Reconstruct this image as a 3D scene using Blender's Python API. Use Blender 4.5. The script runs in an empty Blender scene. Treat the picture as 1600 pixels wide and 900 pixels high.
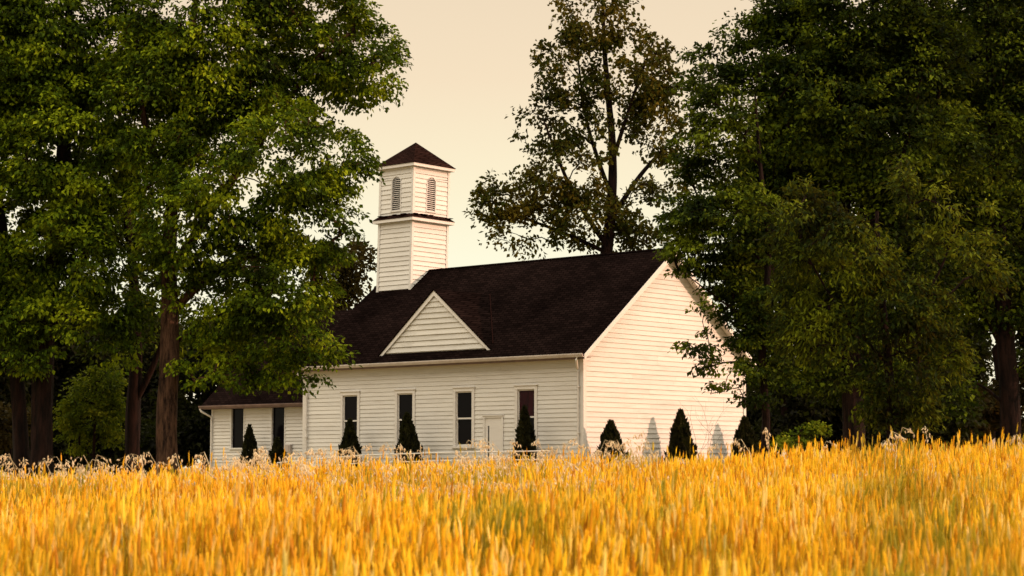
import bpy, math, random
import numpy as np

random.seed(7)
rng = np.random.default_rng(11)
S = bpy.context.scene
COL = S.collection

# ------------------------------------------------------------------ camera, sky, sun, exposure
CAMZ = 1.5
PITCH = 0.0926
FPX = 3000.0                      # focal length in pixels of a 1600 px wide frame
cam_d = bpy.data.cameras.new('camera')
cam_d.sensor_width = 36.0
cam_d.lens = FPX / 1600 * 36.0
cam_d.clip_start = 0.1
cam_d.clip_end = 3000
cam_d.dof.use_dof = True
cam_d.dof.focus_distance = 66.0
cam_d.dof.aperture_fstop = 6.3
cam = bpy.data.objects.new('camera', cam_d)
cam.location = (0, 0, CAMZ)
cam.rotation_euler = (math.pi / 2 + PITCH, 0, 0)
COL.objects.link(cam)
S.camera = cam

SUN_EL = math.radians(17.0)
SUN_DIR = np.array([0.978, -0.207, 0.0])
SUN_DIR = SUN_DIR / np.linalg.norm(SUN_DIR) * math.cos(SUN_EL)
SUN_DIR[2] = math.sin(SUN_EL)
w = bpy.data.worlds.new('World')
S.world = w
w.use_nodes = True
nt = w.node_tree
nt.nodes.clear()
n_out = nt.nodes.new('ShaderNodeOutputWorld')
n_bg = nt.nodes.new('ShaderNodeBackground')
n_bg.inputs['Strength'].default_value = 0.1
n_sky = nt.nodes.new('ShaderNodeTexSky')
n_sky.sky_type = 'NISHITA'
n_sky.sun_disc = False
n_sky.sun_elevation = SUN_EL
n_sky.sun_rotation = math.atan2(SUN_DIR[0], SUN_DIR[1])
n_sky.dust_density = 4.0
n_tc = nt.nodes.new('ShaderNodeTexCoord')
n_sep = nt.nodes.new('ShaderNodeSeparateXYZ')
n_ramp = nt.nodes.new('ShaderNodeValToRGB')   # evening haze veil by elevation; brightened overhead, out of view, to fill the shaded wall
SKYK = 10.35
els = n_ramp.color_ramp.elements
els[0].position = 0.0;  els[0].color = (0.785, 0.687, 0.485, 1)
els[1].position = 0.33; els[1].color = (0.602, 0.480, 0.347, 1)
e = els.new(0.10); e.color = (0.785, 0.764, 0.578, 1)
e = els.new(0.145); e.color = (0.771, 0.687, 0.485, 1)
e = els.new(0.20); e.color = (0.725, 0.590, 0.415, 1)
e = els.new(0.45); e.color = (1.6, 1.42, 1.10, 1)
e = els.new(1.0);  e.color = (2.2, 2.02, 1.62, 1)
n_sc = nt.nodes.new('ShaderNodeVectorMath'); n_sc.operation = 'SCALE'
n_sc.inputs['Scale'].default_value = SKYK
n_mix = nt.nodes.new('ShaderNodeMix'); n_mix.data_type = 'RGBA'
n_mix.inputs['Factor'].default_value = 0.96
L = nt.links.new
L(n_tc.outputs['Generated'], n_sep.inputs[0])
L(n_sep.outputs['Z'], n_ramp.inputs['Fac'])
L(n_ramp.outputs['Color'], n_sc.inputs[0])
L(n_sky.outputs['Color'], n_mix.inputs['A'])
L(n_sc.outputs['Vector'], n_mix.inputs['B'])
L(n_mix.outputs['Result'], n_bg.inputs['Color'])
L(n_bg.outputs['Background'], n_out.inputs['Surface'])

sun_d = bpy.data.lights.new('sun', 'SUN')
sun_d.energy = 3.2
sun_d.angle = math.radians(0.8)
sun_d.color = (1.0, 0.58, 0.38)
sun = bpy.data.objects.new('sun', sun_d)
from mathutils import Vector
sun.rotation_euler = Vector(SUN_DIR).to_track_quat('Z', 'Y').to_euler()
sun.location = (60, -10, 40)
COL.objects.link(sun)
S.view_settings.view_transform = 'Standard'
S.view_settings.look = 'None'
S.view_settings.exposure = 0.35
S.view_settings.gamma = 1.0
S.cycles.max_bounces = 5
S.cycles.diffuse_bounces = 2
S.cycles.transmission_bounces = 3
S.cycles.use_denoising = True

# ------------------------------------------------------------------ helpers
CP, SP = math.cos(PITCH), math.sin(PITCH)

def P(px, py, Y):
    """world point at distance Y seen at pixel (px, py) of the 1600x900 picture"""
    d1, d2 = (px - 800) / FPX, -(py - 450) / FPX
    y = CP - d2 * SP
    z = SP + d2 * CP
    t = Y / y
    return np.array([d1 * t, Y, CAMZ + z * t])

def tag(o, label=None, cat=None, group=None, kind=None):
    if label: o['label'] = label
    if cat: o['category'] = cat
    if group: o['group'] = group
    if kind: o['kind'] = kind
    return o

def empty(name, loc, rz=0.0):
    o = bpy.data.objects.new(name, None)
    o.location = loc
    o.rotation_euler = (0, 0, rz)
    o.empty_display_size = 0.3
    COL.objects.link(o)
    return o

def link(name, me, mat=None, parent=None):
    if mat is not None:
        for m in (mat if isinstance(mat, (list, tuple)) else [mat]):
            me.materials.append(m)
    o = bpy.data.objects.new(name, me)
    COL.objects.link(o)
    if parent is not None:
        o.parent = parent
    return o

def np_mesh(name, verts, faces, smooth=False, midx=None):
    verts = np.asarray(verts, dtype=np.float32)
    faces = np.asarray(faces, dtype=np.int32)
    k = faces.shape[1]
    me = bpy.data.meshes.new(name)
    me.vertices.add(len(verts))
    me.vertices.foreach_set('co', verts.ravel())
    me.loops.add(faces.size)
    me.loops.foreach_set('vertex_index', faces.ravel())
    me.polygons.add(len(faces))
    me.polygons.foreach_set('loop_start', np.arange(0, faces.size, k, dtype=np.int32))
    me.polygons.foreach_set('use_smooth', np.full(len(faces), smooth, dtype=bool))
    if midx is not None:
        me.polygons.foreach_set('material_index', np.asarray(midx, dtype=np.int32))
    me.update(calc_edges=True)
    return me

class MB:
    """collects polygons into one mesh"""
    def __init__(self):
        self.v = []; self.f = []; self.m = []
    def poly(self, pts, m=0):
        i = len(self.v)
        self.v += [tuple(map(float, p)) for p in pts]
        self.f.append(tuple(range(i, i + len(pts)))); self.m.append(m)
    def box(self, a, b, m=0):
        x0, y0, z0 = a; x1, y1, z1 = b
        x0, x1 = min(x0, x1), max(x0, x1); y0, y1 = min(y0, y1), max(y0, y1); z0, z1 = min(z0, z1), max(z0, z1)
        i = len(self.v)
        self.v += [(x0,y0,z0),(x1,y0,z0),(x1,y1,z0),(x0,y1,z0),(x0,y0,z1),(x1,y0,z1),(x1,y1,z1),(x0,y1,z1)]
        for q in ((0,3,2,1),(4,5,6,7),(0,1,5,4),(1,2,6,5),(2,3,7,6),(3,0,4,7)):
            self.f.append(tuple(i + k for k in q)); self.m.append(m)
    def prism(self, pts, vec, m=0):
        """closed outline pts (3d) extruded along vec"""
        n = len(pts); i = len(self.v)
        self.v += [tuple(map(float, p)) for p in pts]
        self.v += [tuple(float(p[k] + vec[k]) for k in range(3)) for p in pts]
        self.f.append(tuple(range(i, i + n))); self.m.append(m)
        self.f.append(tuple(range(i + 2*n - 1, i + n - 1, -1))); self.m.append(m)
        for k in range(n):
            j = (k + 1) % n
            self.f.append((i + k, i + n + k, i + n + j, i + j)); self.m.append(m)
    def tube(self, pts, r, n=8, m=0):
        pts = [Vector(p) for p in pts]
        rs = r if isinstance(r, (list, tuple)) else [r] * len(pts)
        i0 = len(self.v)
        for k, p in enumerate(pts):
            a = pts[max(0, k - 1)]; b = pts[min(len(pts) - 1, k + 1)]
            d = (b - a).normalized()
            ref = Vector((0, 0, 1)) if abs(d.z) < 0.9 else Vector((1, 0, 0))
            s = d.cross(ref).normalized(); t = s.cross(d)
            for q in range(n):
                an = 2 * math.pi * q / n
                self.v.append(tuple(p + (s * math.cos(an) + t * math.sin(an)) * rs[k]))
        for k in range(len(pts) - 1):
            for q in range(n):
                q2 = (q + 1) % n
                self.f.append((i0 + k*n + q, i0 + k*n + q2, i0 + (k+1)*n + q2, i0 + (k+1)*n + q)); self.m.append(m)
        self.f.append(tuple(i0 + q for q in range(n - 1, -1, -1))); self.m.append(m)
        e0 = i0 + (len(pts) - 1) * n
        self.f.append(tuple(e0 + q for q in range(n))); self.m.append(m)
    def map(self, fn):
        self.v = [tuple(fn(p)) for p in self.v]; return self
    def build(self, name, mat, parent=None, smooth=False, fix=True):
        me = bpy.data.meshes.new(name)
        me.from_pydata(self.v, [], self.f)
        me.polygons.foreach_set('material_index', np.array(self.m, dtype=np.int32))
        if smooth:
            me.polygons.foreach_set('use_smooth', np.ones(len(self.f), dtype=bool))
        me.update()
        if fix:
            import bmesh
            bm = bmesh.new(); bm.from_mesh(me)
            bmesh.ops.recalc_face_normals(bm, faces=bm.faces[:])
            bm.to_mesh(me); bm.free()
        return link(name, me, mat, parent)

# ------------------------------------------------------------------ materials
class N:
    def __init__(self, name):
        self.m = bpy.data.materials.new(name)
        self.m.use_nodes = True
        self.t = self.m.node_tree
        self.b = self.t.nodes['Principled BSDF']
        self.o = self.t.nodes['Material Output']
    def n(self, kind, **kw):
        x = self.t.nodes.new(kind)
        for k, v in kw.items(): setattr(x, k, v)
        return x
    def l(self, a, b): self.t.links.new(a, b)
    def noise(self, scale, detail=4.0, vec=None, rough=0.6):
        x = self.n('ShaderNodeTexNoise')
        x.inputs['Scale'].default_value = scale; x.inputs['Detail'].default_value = detail
        x.inputs['Roughness'].default_value = rough
        if vec is not None: self.l(vec, x.inputs['Vector'])
        return x.outputs['Fac']
    def coords(self, sc=(1, 1, 1), which='Object'):
        c = self.n('ShaderNodeTexCoord'); mp = self.n('ShaderNodeMapping')
        mp.inputs['Scale'].default_value = sc
        self.l(c.outputs[which], mp.inputs['Vector'])
        return mp.outputs['Vector']
    def ramp(self, fac, stops):
        r = self.n('ShaderNodeValToRGB'); e = r.color_ramp.elements
        while len(e) < len(stops): e.new(0.5)
        for k, (p, c) in enumerate(stops):
            e[k].position = p; e[k].color = (*c, 1)
        self.l(fac, r.inputs['Fac'])
        return r.outputs['Color']
    def mixc(self, a, b, fac, blend='MIX'):
        x = self.n('ShaderNodeMix', data_type='RGBA', blend_type=blend)
        for s, q in (('A', a), ('B', b), ('Factor', fac)):
            if hasattr(q, 'is_linked') or hasattr(q, 'links'): self.l(q, x.inputs[s])
            elif s == 'Factor': x.inputs[s].default_value = q
            else: x.inputs[s].default_value = (*q, 1)
        return x.outputs['Result']
    def island(self):
        return self.n('ShaderNodeNewGeometry').outputs['Random Per Island']
    def bump(self, h, strength, dist=0.02):
        x = self.n('ShaderNodeBump'); x.inputs['Strength'].default_value = strength
        x.inputs['Distance'].default_value = dist
        self.l(h, x.inputs['Height']); self.l(x.outputs['Normal'], self.b.inputs['Normal'])
    def fin(self, color=None, rough=0.6, spec=0.3):
        if color is not None:
            if hasattr(color, 'links'): self.l(color, self.b.inputs['Base Color'])
            else: self.b.inputs['Base Color'].default_value = (*color, 1)
        self.b.inputs['Roughness'].default_value = rough
        self.b.inputs['Specular IOR Level'].default_value = spec
        return self.m

def mat_siding(name, base, dirt, dirt_amt=0.5):
    k = N(name)
    v = k.coords()
    isl = k.island()
    c = k.ramp(isl, [(0, tuple(x * 0.90 for x in base)), (1, base)])
    streak = k.noise(1.0, 6, k.coords((0.7, 0.7, 6.0)), 0.7)
    f = k.ramp(streak, [(0.5, (0, 0, 0)), (0.8, (1, 1, 1))])
    mul = k.n('ShaderNodeMath', operation='MULTIPLY'); k.l(f, mul.inputs[0]); mul.inputs[1].default_value = dirt_amt
    c = k.mixc(c, dirt, mul.outputs[0])
    # paint worn off in small flakes
    fl = k.noise(9.0, 5, v, 0.7)
    f2 = k.ramp(fl, [(0.66, (0, 0, 0)), (0.74, (1, 1, 1))])
    mul2 = k.n('ShaderNodeMath', operation='MULTIPLY'); k.l(f2, mul2.inputs[0]); mul2.inputs[1].default_value = 0.35
    c = k.mixc(c, (0.33, 0.29, 0.25), mul2.outputs[0])
    k.bump(fl, 0.25, 0.01)
    return k.fin(c, 0.65, 0.25)

M = {}
M['siding'] = mat_siding('white_siding', (0.70, 0.67, 0.65), (0.42, 0.37, 0.33), 0.6)
M['worn'] = mat_siding('worn_siding', (0.66, 0.63, 0.60), (0.32, 0.28, 0.24), 0.8)
M['trim'] = mat_siding('white_trim', (0.70, 0.66, 0.64), (0.46, 0.41, 0.38), 0.35)
k = N('gutter_metal')
M['gutter'] = k.fin(k.ramp(k.noise(2.0, 4, k.coords()), [(0.3, (0.55, 0.48, 0.45)), (0.7, (0.42, 0.36, 0.33))]), 0.45, 0.4)
k = N('fascia_wood')
M['fascia'] = k.fin(k.ramp(k.noise(3.0, 4, k.coords()), [(0.3, (0.20, 0.13, 0.11)), (0.7, (0.12, 0.08, 0.07))]), 0.7)
k = N('dark_glass')
M['glass'] = k.fin((0.004, 0.003, 0.004), 0.12, 0.06)
k = N('red_curtain_glass')
M['glassred'] = k.fin(k.ramp(k.noise(14.0, 2, k.coords((1, 1, 0.15))), [(0.35, (0.035, 0.006, 0.010)), (0.7, (0.012, 0.003, 0.004))]), 0.12, 0.06)
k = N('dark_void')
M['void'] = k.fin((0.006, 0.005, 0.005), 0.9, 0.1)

def mat_shingle(name, a, b):
    k = N(name)
    tc = k.n('ShaderNodeTexCoord')
    sp = k.n('ShaderNodeSeparateXYZ'); k.l(tc.outputs['Object'], sp.inputs[0])
    ad = k.n('ShaderNodeMath', operation='ADD'); k.l(sp.outputs['X'], ad.inputs[0])
    y2 = k.n('ShaderNodeMath', operation='MULTIPLY'); k.l(sp.outputs['Y'], y2.inputs[0]); y2.inputs[1].default_value = 0.37
    k.l(y2.outputs[0], ad.inputs[1])
    cb = k.n('ShaderNodeCombineXYZ'); k.l(ad.outputs[0], cb.inputs[0])
    mu = k.n('ShaderNodeMath', operation='MULTIPLY'); k.l(sp.outputs['Z'], mu.inputs[0]); mu.inputs[1].default_value = 1.63
    k.l(mu.outputs[0], cb.inputs[1])
    br = k.n('ShaderNodeTexBrick')
    br.inputs['Color1'].default_value = (*a, 1); br.inputs['Color2'].default_value = (*b, 1)
    br.inputs['Mortar'].default_value = tuple(x * 0.35 for x in a) + (1,)
    br.inputs['Scale'].default_value = 1.0
    br.inputs['Mortar Size'].default_value = 0.022
    br.inputs['Brick Width'].default_value = 0.30; br.inputs['Row Height'].default_value = 0.15
    k.l(cb.outputs[0], br.inputs['Vector'])
    big = k.noise(0.35, 5, tc.outputs['Object'], 0.65)
    c = k.mixc(br.outputs['Color'], k.ramp(big, [(0.3, (0.5, 0.45, 0.45)), (0.7, (1.5, 1.3, 1.25))]), 1.0, 'MULTIPLY')
    k.bump(br.outputs['Fac'], 0.6, -0.02)
    return k.fin(c, 1.0, 0.0)
M['roof'] = mat_shingle('dark_shingles', (0.0118, 0.0078, 0.0074), (0.0055, 0.0038, 0.0037))
M['roof2'] = mat_shingle('tower_shingles', (0.026, 0.014, 0.012), (0.015, 0.009, 0.008))

def mat_leaf(name, cols, transl=(0.10, 0.13, 0.005), tf=0.3, patch=0.25):
    """cols: dark, mid, light leaf colours, from shaded to lit clumps"""
    k = N(name)
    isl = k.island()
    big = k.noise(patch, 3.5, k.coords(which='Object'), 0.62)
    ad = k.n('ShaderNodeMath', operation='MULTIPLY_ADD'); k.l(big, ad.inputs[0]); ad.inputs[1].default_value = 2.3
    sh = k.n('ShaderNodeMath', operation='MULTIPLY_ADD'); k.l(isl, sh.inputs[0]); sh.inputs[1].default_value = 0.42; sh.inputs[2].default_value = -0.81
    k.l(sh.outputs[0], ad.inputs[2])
    c = k.ramp(ad.outputs[0], [(0.22, cols[0]), (0.55, cols[1]), (0.95, cols[2])])  # random leaf tone, plus lit clumps and dark crown interior painted into the colour
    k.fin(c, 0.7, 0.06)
    tr = k.n('ShaderNodeBsdfTranslucent')
    tc = k.mixc(c, transl, 0.5)
    k.l(tc, tr.inputs['Color'])
    mx = k.n('ShaderNodeMixShader'); mx.inputs[0].default_value = tf
    k.l(k.b.outputs[0], mx.inputs[1]); k.l(tr.outputs[0], mx.inputs[2])
    k.l(mx.outputs[0], k.o.inputs['Surface'])
    return k.m
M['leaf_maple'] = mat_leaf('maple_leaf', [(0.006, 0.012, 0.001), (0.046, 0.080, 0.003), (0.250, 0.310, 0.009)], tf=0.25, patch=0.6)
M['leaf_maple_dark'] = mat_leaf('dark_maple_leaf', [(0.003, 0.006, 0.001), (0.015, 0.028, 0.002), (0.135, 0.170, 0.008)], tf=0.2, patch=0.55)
M['leaf_tulip'] = mat_leaf('ochre_leaf', [(0.010, 0.014, 0.002), (0.030, 0.041, 0.003), (0.115, 0.082, 0.008)], transl=(0.12, 0.08, 0.01), patch=0.16)
M['leaf_yellow'] = mat_leaf('yellow_green_leaf', [(0.002, 0.004, 0.001), (0.012, 0.024, 0.002), (0.150, 0.175, 0.007)], transl=(0.14, 0.11, 0.01), patch=0.35)
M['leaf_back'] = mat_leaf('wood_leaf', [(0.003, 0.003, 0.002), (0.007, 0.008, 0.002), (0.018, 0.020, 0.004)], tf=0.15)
M['leaf_brown'] = mat_leaf('brown_green_leaf', [(0.012, 0.009, 0.003), (0.028, 0.022, 0.005), (0.050, 0.040, 0.008)], transl=(0.1, 0.06, 0.01))
M['leaf_bush'] = mat_leaf('bush_leaf', [(0.018, 0.030, 0.002), (0.070, 0.100, 0.004), (0.190, 0.200, 0.010)], patch=1.2)
M['cedar'] = mat_leaf('arborvitae_spray', [(0.006, 0.006, 0.003), (0.013, 0.013, 0.005), (0.028, 0.026, 0.008)], tf=0.08, patch=2.0)

def mat_bark(name, a, b):
    k = N(name)
    v = k.coords((7, 7, 1.3))
    nz = k.noise(1.0, 8, v, 0.75)
    c = k.ramp(nz, [(0.40, a), (0.60, b)])
    k.bump(nz, 1.0, 0.08)
    return k.fin(c, 0.9, 0.1)
M['bark'] = mat_bark('brown_bark', (0.008, 0.004, 0.003), (0.085, 0.045, 0.028))
M['bark_dark'] = mat_bark('dark_bark', (0.003, 0.0018, 0.0016), (0.020, 0.009, 0.007))

def mat_straw(name, stops, patch=None, tf=0.25):
    k = N(name)
    isl = k.island()
    c = k.ramp(isl, stops)
    if patch:
        g = k.noise(0.8, 6, k.coords((1, 0.5, 0.3)), 0.72)
        f = k.ramp(g, [(0.48, (0, 0, 0)), (0.66, (0.6, 0.6, 0.6))])
        c = k.mixc(c, patch, f)
        g2 = k.noise(1.1, 5, k.coords((1, 0.5, 0.3)), 0.7)     # greener, unripe patches
        f2 = k.ramp(g2, [(0.51, (0, 0, 0)), (0.63, (0.8, 0.8, 0.8))])
        c = k.mixc(c, (0.20, 0.21, 0.008), f2)
    k.fin(c, 0.6, 0.2)
    tr = k.n('ShaderNodeBsdfTranslucent'); k.l(c, tr.inputs['Color'])
    mx = k.n('ShaderNodeMixShader'); mx.inputs[0].default_value = tf
    k.l(k.b.outputs[0], mx.inputs[1]); k.l(tr.outputs[0], mx.inputs[2])
    k.l(mx.outputs[0], k.o.inputs['Surface'])
    return k.m
M['wheat'] = mat_straw('ripe_wheat', [(0, (0.50, 0.20, 0.004)), (0.25, (0.86, 0.45, 0.006)), (0.75, (0.92, 0.61, 0.020)), (1, (0.88, 0.66, 0.22))], (0.46, 0.18, 0.005))
M['straw'] = mat_straw('wheat_straw', [(0, (0.24, 0.085, 0.003)), (0.6, (0.62, 0.31, 0.006)), (1, (0.36, 0.26, 0.012))], (0.16, 0.15, 0.008))  # stems coloured darker so the gaps between ears look shaded
M['oat'] = mat_straw('dry_oat', [(0, (0.55, 0.42, 0.25)), (1, (0.80, 0.68, 0.48))], None, 0.4)

# ground
k = N('field_ground')
gv = k.coords()
c1 = k.ramp(k.noise(1.6, 8, gv, 0.7), [(0.3, (0.07, 0.045, 0.014)), (0.7, (0.16, 0.10, 0.022))])
c2 = k.ramp(k.noise(2.5, 8, gv, 0.7), [(0.3, (0.16, 0.12, 0.04)), (0.7, (0.30, 0.22, 0.085))])  # lawn out of view, colour lightened to bounce light onto the front wall
sp = k.n('ShaderNodeSeparateXYZ'); k.l(gv, sp.inputs[0])
mr = k.n('ShaderNodeMapRange'); k.l(sp.outputs['Y'], mr.inputs[0]); mr.inputs[1].default_value = 26; mr.inputs[2].default_value = 29
k.bump(k.noise(12, 6, gv), 0.6, 0.05)
M['ground'] = k.fin(k.mixc(c1, c2, mr.outputs[0]), 0.95, 0.1)

# ------------------------------------------------------------------ terrain
CREST = 20.0
_cx = np.array([-400, 0, 300, 500, 650, 800, 910, 1050, 1200, 1300, 1450, 1600, 2000])
_cy = np.array([774, 763, 753, 745, 739, 734, 730, 724, 713, 708, 702, 698, 682])
def crest_h(x):
    xi = x / CREST * FPX + 800
    yi = np.interp(xi, _cx, _cy)
    return CAMZ + (728.5 - yi) * CREST / FPX - 0.93
def ground_h(x, y):
    x = np.asarray(x, float); y = np.asarray(y, float)
    h = crest_h(x * np.minimum(1, CREST / np.maximum(y, 1)))
    t = np.clip(y / CREST, -2, 1)
    near = 0.06 + (h - 0.06) * t
    far = np.clip((y - CREST) / 14, 0, 1); far = far * far * (3 - 2 * far)
    plain = 0.62 + 0.012 * np.clip(x, -30, 30)
    d = h * (1 - far) + plain * far - 0.05 * np.sin(np.clip((y - CREST) / 6, 0, math.pi))
    r = np.where(y < CREST, near, d)
    return r + 0.02 * np.sin(x * 1.7 + 1) * np.sin(y * 1.3)

xs = np.concatenate([[-900, -400, -200, -120, -80, -60], np.arange(-45, 45.1, 0.9), [60, 80, 120, 200, 400, 900]])
ys = np.concatenate([[-60, -30, -12], np.arange(-6, 36, 0.7), np.arange(36, 120, 3), [140, 180, 260, 420, 700, 1300]])
gx, gy = np.meshgrid(xs, ys)
gz = ground_h(gx, gy)
gv_ = np.stack([gx, gy, gz], -1).reshape(-1, 3)
nx, ny = len(xs), len(ys)
idx = np.arange(nx * ny).reshape(ny, nx)
gf = np.stack([idx[:-1, :-1], idx[:-1, 1:], idx[1:, 1:], idx[1:, :-1]], -1).reshape(-1, 4)
tag(link('ground', np_mesh('ground', gv_, gf, True), M['ground']), kind='structure')

# ------------------------------------------------------------------ church
YAW = 0.7143
C0 = np.array([2.5966, 70.0, CAMZ])
W, LEN = 10.39, 14.76
ZE, ZR, OH, OG = 4.07, 8.38, 0.42, 0.38
SL = (ZR - ZE) / (W / 2 + OH)
BASE = -1.35
church = empty('church', tuple(C0 + np.array([0, 0, -0.85])), -YAW)
tag(church, 'white clapboard country church with dark shingle roof and square louvred bell tower', 'church')
def loc(u, v, z):                      # house coords (u along ridge away from the bright gable) -> local
    return (-u, v, z + 0.85)
def roof_z(v): return ZE + SL * (min(v, W - v) + OH)

def siding(mb, mp, z0, z1, fn, course=0.165, gap=0.024, lip=0.034, breaks=()):
    zs = [z0]
    z = z0
    while z < z1 - 1e-6:
        z = min(z + course, z1); zs.append(z)
    for a, b in zip(zs[:-1], zs[1:]):
        cut = [a] + sorted(q for q in breaks if a + 1e-4 < q < b - 1e-4) + [b]
        h = course
        def dep(z):
            t = (z - a - gap) / (h - gap)
            return lip + (0.006 - lip) * t
        for p, q in zip(cut[:-1], cut[1:]):
            i0 = fn(p + 1e-4); i1 = fn(q - 1e-4)
            for (l0, r0), (l1, r1) in zip(i0, i1):
                if r0 - l0 < 0.01: continue
                zb = max(p, a + gap)
                if zb < q:
                    jit = random.uniform(-0.004, 0.004)
                    t = (zb - p) / (q - p)
                    lb, rb = l0 + (l1 - l0) * t, r0 + (r1 - r0) * t
                    # boards come in lengths: split long runs at random joints
                    cuts = [0.0]
                    while True:
                        nxt = cuts[-1] + random.uniform(2.6, 4.6) / max(rb - lb, 0.1)
                        if nxt > 0.9: break
                        cuts.append(nxt)
                    cuts.append(1.0)
                    for ca, cb_ in zip(cuts[:-1], cuts[1:]):
                        e = 0.002 / max(rb - lb, 0.1)
                        c1 = cb_ - (e if cb_ < 1 else 0)
                        x00 = lb + (rb - lb) * ca; x01 = lb + (rb - lb) * c1
                        x10 = l1 + (r1 - l1) * ca; x11 = l1 + (r1 - l1) * c1
                        d0, d1 = dep(zb) + jit, dep(q)
                        A, B, Cc, D = mp(x00, zb, d0), mp(x01, zb, d0), mp(x11, q, d1), mp(x10, q, d1)
                        i = len(mb.v)
                        mb.v += [A, B, Cc, D]; mb.f.append((i, i+1, i+2, i+3)); mb.m.append(0)
                        if zb == a + gap:
                            mb.v += [mp(x00, zb, 0), mp(x01, zb, 0)]
                            mb.f.append((i, i+4, i+5, i+1)); mb.m.append(0)
                if p < a + gap:
                    zt = min(q, a + gap)
                    t = (zt - p) / (q - p)
                    mb.poly([mp(l0, p, 0), mp(r0, p, 0), mp(r0 + (r1 - r0) * t, zt, 0), mp(l0 + (l1 - l0) * t, zt, 0)])

def minus(span, holes):
    out = [span]
    for a, b in holes:
        nw = []
        for l, r in out:
            if b <= l or a >= r: nw.append((l, r)); continue
            if a > l: nw.append((l, a))
            if b < r: nw.append((b, r))
        out = nw
    return out

WIN = [12.09, 9.0, 5.86, 2.72]
WZ0, WZ1, WHW = 0.78, 2.92, 0.42
DOOR = (3.86, 4.84, BASE, 1.83)
def front_fn(z):
    h = []
    if WZ0 < z < WZ1: h += [(c - WHW - 0.03, c + WHW + 0.03) for c in WIN]
    if z < DOOR[3]: h.append((DOOR[0], DOOR[1]))
    return minus((0.0, LEN), h)
mb = MB()
siding(mb, lambda a, z, d: loc(a, -d, z), BASE, ZE + 0.1, front_fn, gap=0.014, lip=0.028, breaks=(WZ0, WZ1, DOOR[3]))
mb.build('front_wall', M['siding'], church, fix=False)

mb = MB()
def gable_fn(z):
    ins = max(0.0, (z - (roof_z(0) - 0.10)) / SL)
    if W - 2 * ins < 0.05: return [(W / 2, W / 2)]
    return [(ins, W - ins)]
siding(mb, lambda a, z, d: loc(-d, a, z), BASE, roof_z(W / 2) - 0.12, gable_fn, course=0.185, gap=0.013, lip=0.028, breaks=(roof_z(0) - 0.10,))
mb.build('gable_wall', M['siding'], church, fix=False)

mb = MB()   # far end and back walls
top = roof_z(0) - 0.12
mb.prism([loc(LEN - 0.02, 0.06, BASE), loc(LEN - 0.02, W, BASE), loc(LEN - 0.02, W, top), loc(LEN - 0.02, W / 2, roof_z(W/2) - 0.14), loc(LEN - 0.02, 0.06, top)], (0.1, 0, 0))
mb.box(loc(0.05, W - 0.1, BASE), loc(LEN - 0.15, W, top))
mb.build('back_wall', M['siding'], church)

mb = MB()   # corner boards, frieze
mb.box(loc(-0.055, -0.055, BASE), loc(0.11, 0.02, ZE + 0.02))
mb.box(loc(-0.0545, 0.0205, BASE), loc(0.0, 0.12, ZE + 0.05))
mb.build('corner_board', M['trim'], church)
mb = MB(); mb.box(loc(LEN - 0.055, -0.055, BASE), loc(LEN + 0.11, 0.02, ZE + 0.02)); mb.build('corner_board', M['trim'], church)
mb = MB(); mb.box(loc(-0.0545, W - 0.10, BASE), loc(0.02, W + 0.05, ZE + 0.05)); mb.build('corner_board', M['trim'], church)
mb = MB(); mb.box(loc(0.115, -0.046, ZE - 0.28), loc(LEN - 0.06, 0.0, ZE - 0.02)); mb.build('frieze_board', M['trim'], church)

# main roof: two slopes with thickness, soffit and rake boards
mb = MB()
T = 0.10
for s in (0, 1):
    vv = (lambda v: v) if s == 0 else (lambda v: W - v)
    a = [loc(-OG, vv(-OH), ZE), loc(LEN + OG, vv(-OH), ZE), loc(LEN + OG, vv(W / 2), ZR), loc(-OG, vv(W / 2), ZR)]
    mb.prism(a, (0, 0, -T))
mb.tube([loc(-OG, W / 2, ZR + 0.0), loc(LEN + OG, W / 2, ZR + 0.0)], 0.06, 6)
roof = mb.build('roof', M['roof'], church)
for u0, (ua, ub) in ((-OG - 0.03, (-OG, -0.04)), (LEN + OG, (LEN + 0.04, LEN + OG))):
    mb = MB()
    for s in (0, 1):
        vv = (lambda v: v) if s == 0 else (lambda v: W - v)
        mb.prism([loc(u0, vv(-OH), ZE - 0.03), loc(u0, vv(W / 2), ZR - 0.03), loc(u0, vv(W / 2), ZR - 0.27), loc(u0, vv(-OH), ZE - 0.22)], (-0.03, 0, 0))
        # soffit under the rake overhang
        mb.prism([loc(ua, vv(-OH), ZE - T - 0.004), loc(ub, vv(-OH), ZE - T - 0.004), loc(ub, vv(W/2), ZR - T - 0.004), loc(ua, vv(W/2), ZR - T - 0.004)], (0, 0, -0.02))
    mb.build('rake_board', M['trim'], church)
mb = MB()
mb.box(loc(-OG + 0.01, -OH + 0.01, ZE - T - 0.03), loc(LEN + OG - 0.01, 0.0, ZE - T - 0.006))
mb.box(loc(-OG + 0.01, -OH - 0.012, ZE - 0.20), loc(LEN + OG - 0.01, -OH + 0.008, ZE - 0.02))
mb.build('fascia', M['fascia'], church)

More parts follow.
